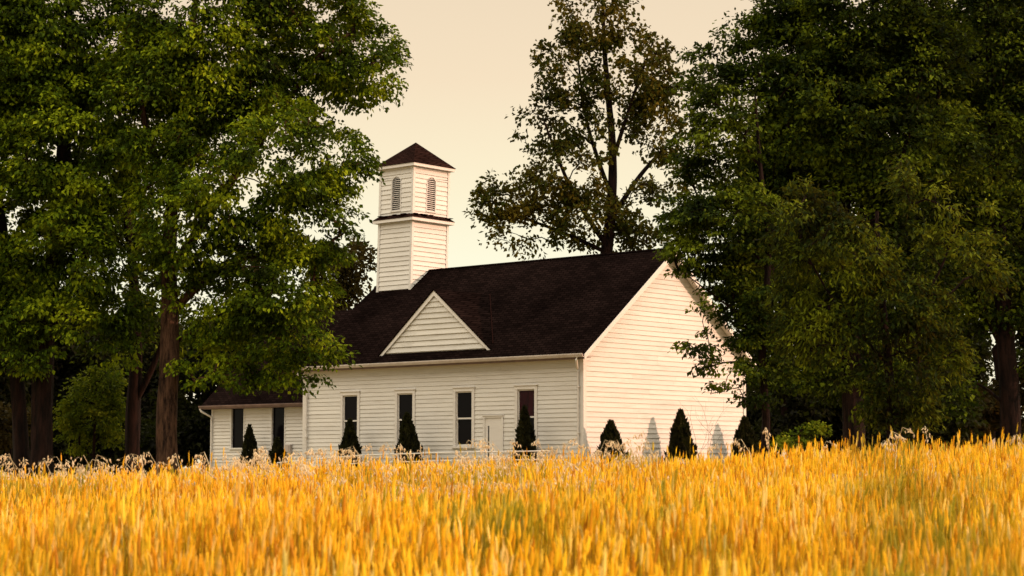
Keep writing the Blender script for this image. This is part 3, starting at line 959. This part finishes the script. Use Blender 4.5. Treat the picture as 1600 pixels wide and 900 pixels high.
bgtree('black-green tree between thick maple trunk and annex corner', 90, 320, 500,
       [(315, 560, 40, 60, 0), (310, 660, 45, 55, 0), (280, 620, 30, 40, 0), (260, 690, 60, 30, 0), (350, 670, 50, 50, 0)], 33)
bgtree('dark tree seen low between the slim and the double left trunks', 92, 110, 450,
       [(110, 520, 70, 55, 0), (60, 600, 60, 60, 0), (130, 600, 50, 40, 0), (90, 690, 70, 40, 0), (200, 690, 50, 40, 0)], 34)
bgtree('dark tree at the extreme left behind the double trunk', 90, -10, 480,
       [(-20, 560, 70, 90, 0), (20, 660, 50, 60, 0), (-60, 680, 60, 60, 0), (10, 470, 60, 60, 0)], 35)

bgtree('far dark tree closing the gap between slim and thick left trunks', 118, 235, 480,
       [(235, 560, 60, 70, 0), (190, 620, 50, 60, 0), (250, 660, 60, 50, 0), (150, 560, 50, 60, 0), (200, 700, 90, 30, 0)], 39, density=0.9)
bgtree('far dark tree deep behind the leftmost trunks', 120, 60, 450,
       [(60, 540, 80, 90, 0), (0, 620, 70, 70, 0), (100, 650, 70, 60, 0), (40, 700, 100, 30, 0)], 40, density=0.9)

# --- tall airy tree behind the roof
tree('poplar_tree', 'tall airy tree with ochre-tinted top rising behind the church ridge', 92,
     [[(948, 715, 0, 0.36), (948, 500, 0, 0.34), (948, 395, 0, 0.30), (955, 330, 0, 0.25), (956, 220, 0, 0.18), (945, 80, 0, 0.11), (940, -60, 0, 0.04)],
      [(953, 345, 0, 0.14), (1000, 275, 0.3, 0.10), (1062, 205, 0.5, 0.04)],
      [(949, 385, 0, 0.14), (895, 300, -0.4, 0.10), (850, 190, -0.6, 0.04)],
      [(949, 395, 0, 0.11), (870, 360, 0.4, 0.08), (775, 325, 0.6, 0.03)],
      [(956, 255, 0, 0.11), (990, 150, -0.4, 0.08), (1022, 60, -0.5, 0.03)],
      [(954, 305, 0, 0.11), (917, 190, 0.4, 0.08), (900, 60, 0.5, 0.03)]],
     [(935, 10, 70, 85, 0), (985, 105, 70, 75, 0), (1022, 200, 48, 75, 0), (890, 105, 55, 62, 0), (862, 190, 62, 52, 0), (806, 170, 24, 32, 0), (885, 265, 75, 55, 0),
      (785, 300, 40, 40, 0), (762, 335, 28, 32, 0), (825, 355, 65, 40, 0), (925, 345, 75, 45, 0), (1000, 330, 55, 55, 0), (1045, 290, 36, 60, 0), (955, 195, 55, 60, 0),
      (1000, 378, 55, 22, 0), (940, -90, 55, 60, 0), (1040, 120, 28, 50, 0), (800, 325, 62, 44, 0.5, 1.0)],
     'leaf_tulip', 'bark_dark', seed=41, density=0.40, per=38, spread=0.62, size=0.24, wid=0.7, thr=-0.45, flat=0.8, twig=0.016)

# --- right side
tree('maple_tree', 'slender maple with reddish trunk reaching low leafy boughs across the bright gable', 58,
     [[(1192, 712, 0, 0.13), (1197, 650, 0, 0.12), (1191, 570, 0, 0.11), (1196, 480, 0, 0.10), (1200, 380, 0, 0.085), (1188, 260, 0, 0.06), (1180, 150, 0, 0.03)],
      [(1192, 590, 0, 0.045), (1150, 565, -0.3, 0.03), (1095, 577, -0.6, 0.012)],
      [(1195, 640, 0, 0.03), (1165, 632, -0.2, 0.02), (1154, 606, -0.3, 0.014), (1110, 616, -0.5, 0.008)],
      [(1195, 520, 0, 0.045), (1140, 480, 0.2, 0.03), (1060, 420, 0.4, 0.012)],
      [(1199, 420, 0, 0.05), (1120, 330, 0, 0.03), (1060, 320, 0, 0.012)]],
     [(1150, 340, 95, 65, 0), (1100, 290, 65, 65, 0), (1130, 195, 62, 80, 0), (1175, 430, 85, 55, 0), (1105, 385, 60, 45, 0), (1135, 470, 55, 32, -0.3),
      (1150, 520, 50, 18, -0.4), (1130, 570, 45, 12, -0.5, 1.2), (1165, 580, 40, 16, -0.4, 1.2), (1090, 542, 32, 7, -0.6, 0.6), (1135, 606, 30, 8, -0.4, 0.6), (1175, 620, 30, 12, -0.2, 0.8), (1205, 500, 45, 60, 0), (1215, 600, 30, 35, 0),
      (1060, 335, 30, 30, 0, 1.2), (1055, 380, 26, 26, 0.2, 1.0), (1100, 130, 35, 40, 0), (1075, 425, 28, 16, 0, 0.8), (1150, 495, 50, 36, 0), (1125, 445, 42, 36, 0), (1175, 545, 40, 30, 0), (1165, 500, 62, 48, 0.3), (1145, 455, 55, 42, 0.2), (1185, 550, 45, 45, 0.3), (1125, 415, 50, 35, 0.2), (1180, 460, 50, 60, 0.3)],
     'leaf_maple_dark', 'bark_dark', seed=51, density=1.1, per=64, spread=0.5, flat=0.35, droop=0.35, size=0.15, horiz=0.6, thr=-0.8, shell=0.4)
tree('maple_tree', 'huge dark green tree towering over the slender maple at upper right', 61,
     [[(1335, 715, 0, 0.36), (1332, 600, 0, 0.33), (1325, 450, 0, 0.27), (1318, 300, 0, 0.2), (1310, 130, 0, 0.12), (1310, -40, 0, 0.05)],
      [(1326, 440, 0, 0.15), (1250, 300, 0, 0.1), (1190, 160, 0, 0.04)], [(1328, 400, 0, 0.15), (1400, 270, 0, 0.1), (1440, 120, 0, 0.05)]],
     [(1250, 70, 100, 90, 0), (1190, 130, 75, 75, 0), (1340, 20, 130, 120, 0), (1410, 110, 110, 120, 0), (1300, 170, 120, 100, -0.5), (1420, 240, 100, 95, -0.5), (1250, 240, 95, 85, 0),
      (1330, 330, 110, 90, 0), (1225, 20, 55, 50, 0), (1290, 450, 90, 80, 0.5), (1120, 105, 55, 40, 0), (1092, 165, 40, 60, 0), (1080, 245, 36, 50, 0), (1165, 60, 50, 45, 0), (1180, 230, 60, 80, 0.5), (1205, 330, 75, 75, 0.8), (1225, 460, 55, 75, 1.0), (1260, 560, 60, 60, 1), (1330, -120, 130, 90, 0), (1420, 420, 80, 90, 1), (1350, 560, 100, 80, 1)],
     'leaf_maple_dark', 'bark_dark', seed=61, density=0.62, per=76, spread=0.66, size=0.17, thr=-0.8, shell=0.45, flat=0.42, horiz=0.5)
tree('maple_tree', 'big dark tree with black trunk at the right edge of the picture', 63,
     [[(1580, 712, 0, 0.34), (1578, 620, 0, 0.32), (1568, 500, 0, 0.28), (1560, 350, 0, 0.22), (1550, 180, 0, 0.14), (1540, 0, 0, 0.06)],
      [(1575, 560, 0, 0.12), (1530, 470, 0, 0.09), (1500, 400, 0, 0.05)], [(1577, 640, 0, 0.07), (1545, 610, 0, 0.05), (1510, 590, 0, 0.03)]],
     [(1530, 60, 110, 130, 0), (1520, 230, 110, 120, 0), (1600, 330, 90, 140, 0), (1500, 380, 80, 80, 0), (1640, 120, 110, 150, 0), (1570, 460, 70, 60, 0), (1480, 490, 60, 60, 0.5),
      (1640, 520, 60, 90, 0), (1490, 600, 40, 60, 0.5), (1560, -110, 130, 90, 0)],
     'leaf_maple_dark', 'bark_dark', seed=71, density=0.6, per=72, spread=0.68, size=0.17, thr=-0.75, shell=0.45, flat=0.45, horiz=0.45)
tree('hickory_tree', 'smaller yellow-green tree with drooping narrow leaves in front at right', 52,
     [[(1395, 712, 0, 0.14), (1392, 640, 0, 0.13), (1385, 540, 0, 0.11), (1375, 430, 0, 0.08), (1370, 330, 0, 0.05)],
      [(1388, 570, 0, 0.05), (1310, 480, -0.2, 0.035), (1250, 380, -0.3, 0.015)], [(1386, 550, 0, 0.05), (1460, 440, -0.2, 0.035), (1500, 340, -0.2, 0.015)]],
     [(1240, 330, 60, 50, 0), (1320, 400, 100, 80, 0), (1440, 320, 60, 70, 0), (1495, 420, 75, 70, 0), (1400, 480, 105, 75, 0), (1300, 510, 85, 70, 0.3), (1400, 590, 85, 55, 0.2),
      (1470, 560, 45, 45, 0), (1330, 620, 80, 45, 0.3), (1430, 250, 28, 45, 0), (1530, 310, 30, 40, 0), (1420, 650, 60, 25, 0.3), (1270, 430, 60, 60, 0)],
     'leaf_yellow', 'bark_dark', seed=81, density=1.15, per=70, spread=0.46, size=0.19, wid=0.36, droop=0.5, flat=0.6, thr=-0.15, shell=0.6)
tree('shrub', 'small yellow-green bush at the wheat edge under the right trees', 50,
     [[(1258, 706, 0, 0.03), (1258, 690, 0, 0.02)]], [(1262, 682, 30, 16, 0), (1275, 672, 14, 16, 0), (1235, 690, 24, 10, 0)], 'leaf_bush', 'bark_dark', cat='shrub',
     seed=91, density=4, per=60, spread=0.28, size=0.11, thr=-1.5)
bgtree('dark round tree beyond the slender maple by the gable corner', 84, 1225, 560,
       [(1225, 640, 45, 50, 0), (1195, 580, 35, 50, 0), (1260, 600, 40, 50, 0), (1215, 690, 60, 30, 0)], 36, density=0.8)
bgtree('black-green tree deep behind the yellow-green tree', 86, 1400, 500,
       [(1400, 560, 80, 80, 0), (1330, 620, 70, 60, 0), (1460, 640, 60, 60, 0), (1380, 690, 100, 35, 0), (1290, 660, 50, 50, 0)], 37, density=0.7)
bgtree('brownish tree beyond the black trunk at far right', 92, 1560, 560,
       [(1540, 630, 50, 22, 0), (1600, 620, 40, 50, 0), (1500, 650, 45, 45, 0), (1640, 560, 40, 90, 0), (1620, 680, 50, 30, 0)], 38, 'leaf_brown', density=0.7)

bgtree('far dark tree filling behind the slender maple trunk', 112, 1190, 540,
       [(1190, 620, 50, 60, 0), (1230, 660, 60, 50, 0), (1180, 690, 40, 30, 0), (1290, 640, 50, 60, 0)], 41, density=0.9)
bgtree('far dark tree between the yellow-green tree and the black right trunk', 110, 1500, 520,
       [(1490, 560, 50, 70, 0), (1500, 640, 60, 50, 0), (1580, 680, 80, 22, 0), (1440, 660, 60, 50, 0)], 42, density=0.9)

for px, lab, sd, bl in [(1230, 'tall black-green tree rising behind the slender maple, right of the gable', 43, [(1240, 300, 80, 130, 0), (1210, 450, 60, 90, 0), (1290, 180, 80, 110, 0), (1280, 480, 70, 90, 0), (1200, 560, 40, 50, 0)]),
                        (1440, 'tall black-green tree rising behind the yellow-green tree', 44, [(1440, 250, 110, 160, 0), (1390, 430, 90, 110, 0), (1500, 430, 70, 120, 0), (1460, 100, 90, 100, 0)]),
                        (1620, 'tall black-green tree behind the black trunk at the right edge', 45, [(1600, 260, 90, 170, 0), (1570, 450, 60, 70, 0), (1640, 480, 60, 110, 0), (1590, 90, 90, 110, 0)])]:
    bgtree(lab, 92, px, 200, bl, sd, density=0.4, per=64, thr=-0.9)

# arborvitae along the walls
def house(u, v, z=0.0):
    c, s = math.cos(YAW), math.sin(YAW)
    return np.array([C0[0] - u * c + v * s, C0[1] + u * s + v * c, CAMZ + z])
ARB = 'arborvitae planted along the church walls'
def arborvitae(u, v, top, rad, label, seed, tilt=0.0):
    g = np.random.default_rng(seed)
    p = house(u, v)
    bz = float(ground_h(p[0], p[1]))
    h = CAMZ + top - bz
    root = empty('arborvitae', (p[0], p[1], bz))
    tag(root, label, 'shrub', ARB)
    rad *= 1.3
    n = int(3400 * h * rad / 0.9)
    t = g.random(n) ** 1.25
    an = g.uniform(0, 6.28, n)
    lob = 1 + 0.16 * np.sin(3 * an + seed) + 0.12 * np.sin(7 * an + 9 * t + seed)
    prof_ = rad * np.clip(1.12 * (1 - t) ** 0.72, 0.03, 1) * np.clip(0.72 + t * 2.2, 0, 1)
    r = prof_ * lob * (0.55 + 0.45 * np.sqrt(g.random(n)))
    r = r * (1 + 0.22 * np.sin(5 * an + 23 * t + 2 * seed) * (g.random(n) < 0.6))
    pos = np.stack([r * np.cos(an) + tilt * t * h, r * np.sin(an), 0.02 + t * h * 0.97], 1)
    ax = np.stack([np.cos(an) * 0.35, np.sin(an) * 0.35, np.ones(n)], 1) + g.normal(size=(n, 3)) * 0.28
    ax /= np.linalg.norm(ax, axis=1, keepdims=True)
    sd = np.cross(ax, g.normal(size=(n, 3))); sd /= np.linalg.norm(sd, axis=1, keepdims=True)
    Ln = g.uniform(0.10, 0.24, (n, 1)); Wn = g.uniform(0.03, 0.07, (n, 1))
    V = np.stack([pos - ax * Ln * 0.3, pos + sd * Wn, pos + ax * Ln * 0.7, pos - sd * Wn], 1)
    b = np.arange(n)[:, None] * 4
    F = np.concatenate([b + [0, 1, 2], b + [0, 2, 3]], 1).reshape(-1, 3)
    link('foliage', np_mesh('foliage', V.reshape(-1, 3), F), M['cedar'], root)
    mb = MB(); mb.tube([(0, 0, -0.1), (tilt * h * 0.5, 0, h * 0.5), (tilt * h * 0.9, 0, h * 0.9)], [0.05, 0.035, 0.01], 7); mb.build('trunk', M['bark_dark'], root, True)
for a in [(0.41, 1.63, 0.52, 'squat arborvitae nearest the church corner on the bright gable wall'),
          (4.69, 2.14, 0.50, 'pointed arborvitae in the middle of the bright gable wall'),
          (8.98, 1.95, 0.52, 'arborvitae at the far right end of the gable beside the slender maple')]:
    arborvitae(-0.95, a[0], a[1], a[2], a[3], int(a[0] * 100) + 3)
for u, top, rad, lab, tl in [(2.05, 2.20, 0.38, 'dark arborvitae covering the right part of the curtained window', -0.01),
                             (7.85, 2.05, 0.46, 'narrow arborvitae right of the second church window, counted from the annex', -0.06),
                             (11.1, 1.85, 0.42, 'arborvitae at the foot of the church window closest to the annex', -0.04)]:
    arborvitae(u, -0.85, top, rad, lab, int(u * 100), tl)
arborvitae(18.4, 0.15, 1.75, 0.36, 'low arborvitae in front of the annex window farthest from the church', 77)
arborvitae(15.9, -0.5, 1.15, 0.42, 'low rounded arborvitae between annex window and church corner', 78)

# white pipe rail along the front
pr = [house(13.8, -2.4, 0.14), house(9.1, -2.4, 0.42), house(5.0, -2.4, 0.50), house(-0.4, -2.4, 0.54)]
rail = empty('pipe_railing', tuple(pr[0]))
tag(rail, 'thin white pipe railing just above the wheat along the shaded church front', 'railing')
o0 = pr[0]
for dz in (0.0, -0.30):
    mb = MB(); mb.tube([tuple(q - o0 + np.array([0, 0, dz])) for q in pr], 0.024, 8); mb.build('rail', M['trim'], rail, True)
for a, b in zip(pr[:-1], pr[1:]):
    for t in (0.0, 0.5):
        q = a + (b - a) * t
        mb = MB(); mb.tube([tuple(q - o0), (q[0] - o0[0], q[1] - o0[1], float(ground_h(q[0], q[1])) - o0[2] - 0.2)], 0.024, 8); mb.build('post', M['trim'], rail, True)

# bare weed by the gable
def weed(px, py, Y, h, label, seed):
    g = random.Random(seed)
    p = P(px, py, Y); bz = float(ground_h(p[0], p[1]))
    mb = MB()
    H = CAMZ * 0 + h
    def br(a, d, l, r, dep):
        pts = [a]
        for q in range(3):
            d = (d + Vector((g.uniform(-.25, .25), g.uniform(-.25, .25), g.uniform(-.05, .15)))).normalized()
            pts.append(pts[-1] + d * l / 3)
        mb.tube(pts, [r, r * .85, r * .7, r * .5], 5)
        if dep:
            for q in range(3):
                b = pts[g.choice((1, 2, 3))]
                br(b, (d + Vector((g.uniform(-.9, .9), g.uniform(-.9, .9), g.uniform(0, .4)))).normalized(), l * .5, r * .5, dep - 1)
    for q in range(3):
        br(Vector((0, 0, -0.05)), Vector((g.uniform(-.45, .45), g.uniform(-.3, .3), 1)).normalized(), H, 0.010, 2)
    o = mb.build('dry_weed', M['bark'], None)
    o.location = (p[0], p[1], bz)
    tag(o, label, 'weed')
weed(1106, 715, 67.3, 2.0, 'bare branching dead weed against the sunlit gable wall', 4)

# pale shed far right
sp_ = P(1551, 690, 104)
sz = float(ground_h(sp_[0], sp_[1]))
shed = empty('shed', (sp_[0], sp_[1], sz), 0.5)
tag(shed, 'small pale grey shed half hidden behind the black trunk at right', 'shed')
k = N('grey_boards'); M['grey'] = k.fin(k.ramp(k.noise(3, 4, k.coords((4, 4, 0.5))), [(0.3, (0.30, 0.27, 0.25)), (0.7, (0.42, 0.38, 0.36))]), 0.8)
mb = MB(); mb.prism([(-1.4, -1.2, -0.2), (1.4, -1.2, -0.2), (1.4, -1.2, 1.9), (0, -1.2, 2.7), (-1.4, -1.2, 1.9)], (0, 2.4, 0)); mb.build('wall', M['grey'], shed)
mb = MB()
for s in (-1, 1): mb.prism([(0, -1.4, 2.78), (s * 1.65, -1.4, 1.84), (s * 1.65, 1.4, 1.84), (0, 1.4, 2.78)], (0, 0, -0.07))
mb.build('roof', M['roof2'], shed)
mb = MB(); mb.box((-0.45, -1.24, 0), (0.45, -1.202, 1.75)); mb.build('door', M['fascia'], shed)

# ------------------------------------------------------------------ wheat
def wheat(n_rows_y, g):
    pts = []
    for (y0, y1, dens) in n_rows_y:
        xm = 0.30 * y1 + 2.2
        m = int(2 * xm * (y1 - y0) * dens)
        y = g.uniform(y0, y1, m); x = g.uniform(-xm, xm, m)
        ok = np.abs(x) < 0.30 * y + 2.2
        x, y = x[ok], y[ok]
        pts.append(np.stack([x, y], 1))
    return np.concatenate(pts)
g = np.random.default_rng(5)
xy = wheat([(5.5, 12, 480), (12, 18, 430), (18, 26.5, 360)], g)
p3 = np.stack([xy[:, 0], xy[:, 1], 0 * xy[:, 0]], 1)
dn = vnoise(p3 * [1, 0.7, 1], 2.2, 3)
keep = g.random(len(xy)) < np.clip(0.85 + 0.5 * dn, 0.15, 1)
xy = xy[keep]; p3 = p3[keep]
n = len(xy)
base = np.stack([xy[:, 0], xy[:, 1], ground_h(xy[:, 0], xy[:, 1])], 1)
hgt = 0.79 + 0.075 * vnoise(p3, 1.3, 9) + 0.04 * vnoise(p3, 3.7, 19) + g.normal(0, 0.06, n) + (g.random(n) < np.interp(xy[:, 0], [-6, 2, 6], [0.006, 0.012, 0.045])) * g.uniform(0.06, 0.22, n)
lean_ = np.stack([g.normal(0.012, 0.04, n), g.normal(0, 0.05, n)], 1)
top = base + np.stack([lean_[:, 0] * hgt, lean_[:, 1] * hgt, hgt], 1)
# stems
def strips(a, b, wdt, g):
    m = len(a)
    an = g.uniform(0, math.pi, m)
    s = np.stack([np.cos(an), np.sin(an) * 0.5, 0 * an], 1) * wdt
    V = np.stack([a - s, a + s, b + s * 0.6, b - s * 0.6], 1)
    return V
st = strips(base, top, 0.0028, g)
# leaf blades, bent
nl = n
sel = g.integers(0, n, nl)
t0 = g.uniform(0.25, 0.8, nl)[:, None]
a = base[sel] + (top[sel] - base[sel]) * t0
an = g.uniform(0, 6.28, nl)
ln = g.uniform(0.10, 0.22, nl)[:, None]
dr = np.stack([np.cos(an), np.sin(an), g.uniform(0.5, 1.5, nl)], 1)
m_ = a + dr * ln * 0.5
e_ = m_ + np.stack([np.cos(an), np.sin(an), g.uniform(-0.9, 0.5, nl)], 1) * ln * 0.55
sw = np.stack([-np.sin(an), np.cos(an), 0 * an], 1) * 0.005
lv1 = np.stack([a - sw * 0.5, a + sw * 0.5, m_ + sw, m_ - sw], 1)
lv2 = np.stack([m_ - sw, m_ + sw, e_ + sw * 0.1, e_ - sw * 0.1], 1)
V_straw = np.concatenate([st.reshape(-1, 3), np.concatenate([lv1, lv2], 1).reshape(-1, 3)])
F_straw = np.arange(len(V_straw)).reshape(-1, 4)
# ears: 4-sided spindle with 4 rings + awns
el = g.uniform(0.065, 0.115, n)[:, None]
dirv = np.stack([lean_[:, 0] * 1.6 + g.normal(0, 0.07, n), lean_[:, 1] * 1.6 + g.normal(0, 0.10, n), np.ones(n)], 1)
dirv /= np.linalg.norm(dirv, axis=1, keepdims=True)
s1 = np.cross(dirv, [0.3, 1, 0.2]); s1 /= np.linalg.norm(s1, axis=1, keepdims=True)
s2 = np.cross(dirv, s1)
rings = [(0.0, 0.25), (0.25, 1.0), (0.6, 0.85), (0.9, 0.45)]
rr = g.uniform(0.0048, 0.0080, n)[:, None]
EV = []
for t, q in rings:
    c = top + dirv * el * t
    for k_ in range(4):
        an_ = math.pi / 2 * k_ + 0.4
        EV.append(c + (s1 * math.cos(an_) + s2 * math.sin(an_)) * rr * q)
EV.append(top + dirv * el)
EV = np.stack(EV, 1)                       # n,17,3
ef = []
for r_ in range(3):
    for k_ in range(4):
        k2 = (k_ + 1) % 4
        ef += [[r_*4 + k_, r_*4 + k2, r_*4 + 4 + k2], [r_*4 + k_, r_*4 + 4 + k2, r_*4 + 4 + k_]]
for k_ in range(4): ef.append([12 + k_, 12 + (k_ + 1) % 4, 16])
# awns as thin triangles sharing ring vertices so that they take the ear's colour
AW = []
na = 4
for q in range(na):
    t = 0.2 + 0.16 * q
    an_ = g.uniform(0, 6.28, n)[:, None]
    o_ = s1 * np.cos(an_) + s2 * np.sin(an_)
    tip = top + dirv * (el * t + g.uniform(0.03, 0.07, (n, 1))) + o_ * g.uniform(0.006, 0.016, (n, 1))
    AW.append(tip)
AW = np.stack(AW, 1)
EV = np.concatenate([EV, AW], 1)           # n, 17+na
for q in range(na):
    r0 = min(3, 1 + q // 2) * 4 + (q * 3) % 4
    r1 = min(3, 1 + q // 2) * 4 + (q * 3 + 1) % 4
    ef.append([r0, r1, 17 + q])
ef = np.array(ef)
nv = 17 + na
F_ear = (np.arange(n)[:, None, None] * nv + ef[None]).reshape(-1, 3)
V_ear = EV.reshape(-1, 3)
F_s3 = np.concatenate([F_straw[:, [0, 1, 2]], F_straw[:, [0, 2, 3]]])
V = np.concatenate([V_ear, V_straw]); F = np.concatenate([F_ear, F_s3 + len(V_ear)])
mi = np.concatenate([np.zeros(len(F_ear), int), np.ones(len(F_s3), int)])
tag(link('wheat_field', np_mesh('wheat_field', V, F, False, mi), [M['wheat'], M['straw']]), 'golden ripe wheat field across the whole foreground', 'wheat', kind='stuff')

# wild oats: nodding pale panicles along the crest of the field
def oats(n, g):
    V = []; F = []; off = 0
    cxs = []
    while len(cxs) < n:
        xi = g.uniform(-60, 1660)
        w_ = np.interp(xi, [0, 300, 420, 700, 950, 1100, 1600], [0.45, 0.6, 1.0, 1.0, 0.65, 0.25, 0.12])
        if g.random() < w_: cxs.append(xi)
    for xi in cxs:
        y = g.uniform(15.5, 22.0)
        x = (xi - 800) / FPX * y
        b = np.array([x, y, float(ground_h(x, y))])
        h = g.uniform(0.74, 0.93) if g.random() < 0.84 else g.uniform(0.98, 1.30)
        az = g.uniform(0, 6.28); nod = g.uniform(0.05, 0.16)
        pts = [b, b + [0.01, 0, h * 0.6], b + [0.02 + nod * 0.2 * math.cos(az), nod * 0.2 * math.sin(az), h * 0.88], b + [nod * math.cos(az), nod * math.sin(az), h], b + [nod * 1.9 * math.cos(az), nod * 1.9 * math.sin(az), h - nod * 0.3]]
        pts = np.array(pts)
        for p_, q_ in zip(pts[:-1], pts[1:]):
            s = np.array([0.0018, 0, 0.0008])
            V.append(np.array([p_ - s, p_ + s, q_ + s, q_ - s])); F.append([[off, off+1, off+2], [off, off+2, off+3]]); off += 4
        ns = int(g.integers(9, 22))
        for q in range(ns):
            t = g.uniform(2.0, 4.0); i = min(3, int(t)); c = pts[i] + (pts[i + 1] - pts[i]) * (t - i)
            o = np.array([math.cos(az), math.sin(az), 0]) * g.uniform(0, 0.06) + g.normal(size=3) * [0.02, 0.02, 0.012]; o[2] -= 0.02
            e = c + o
            d = np.array([0.3 * math.cos(az), 0.3 * math.sin(az), -1.0]) + g.normal(size=3) * 0.4; d /= np.linalg.norm(d)
            l = g.uniform(0.030, 0.050); w_ = l * 0.17
            s = np.cross(d, [0, 1, 0.1]); s /= np.linalg.norm(s); u = np.cross(s, d)
            V.append(np.array([e, e + d*l*0.4 + s*w_, e + d*l*0.4 + u*w_, e + d*l*0.4 - s*w_, e + d*l*0.4 - u*w_, e + d*l]))
            F.append([[off, off+1, off+2], [off, off+2, off+3], [off, off+3, off+4], [off, off+4, off+1], [off+5, off+2, off+1], [off+5, off+3, off+2], [off+5, off+4, off+3], [off+5, off+1, off+4]]); off += 6
            s2_ = np.array([0.0007, 0, 0])
            V.append(np.array([c - s2_, c + s2_, e])); F.append([[off, off+1, off+2]]); off += 3
    return np.concatenate(V), np.array([f for q in F for f in q])
v, f = oats(1250, np.random.default_rng(17))
tag(link('wild_oats', np_mesh('wild_oats', v, f), M['oat']), 'pale dry wild oat heads nodding along the top edge of the wheat', 'wild oats', kind='stuff')

print('LEAVES', NLEAF, 'WHEAT', n)
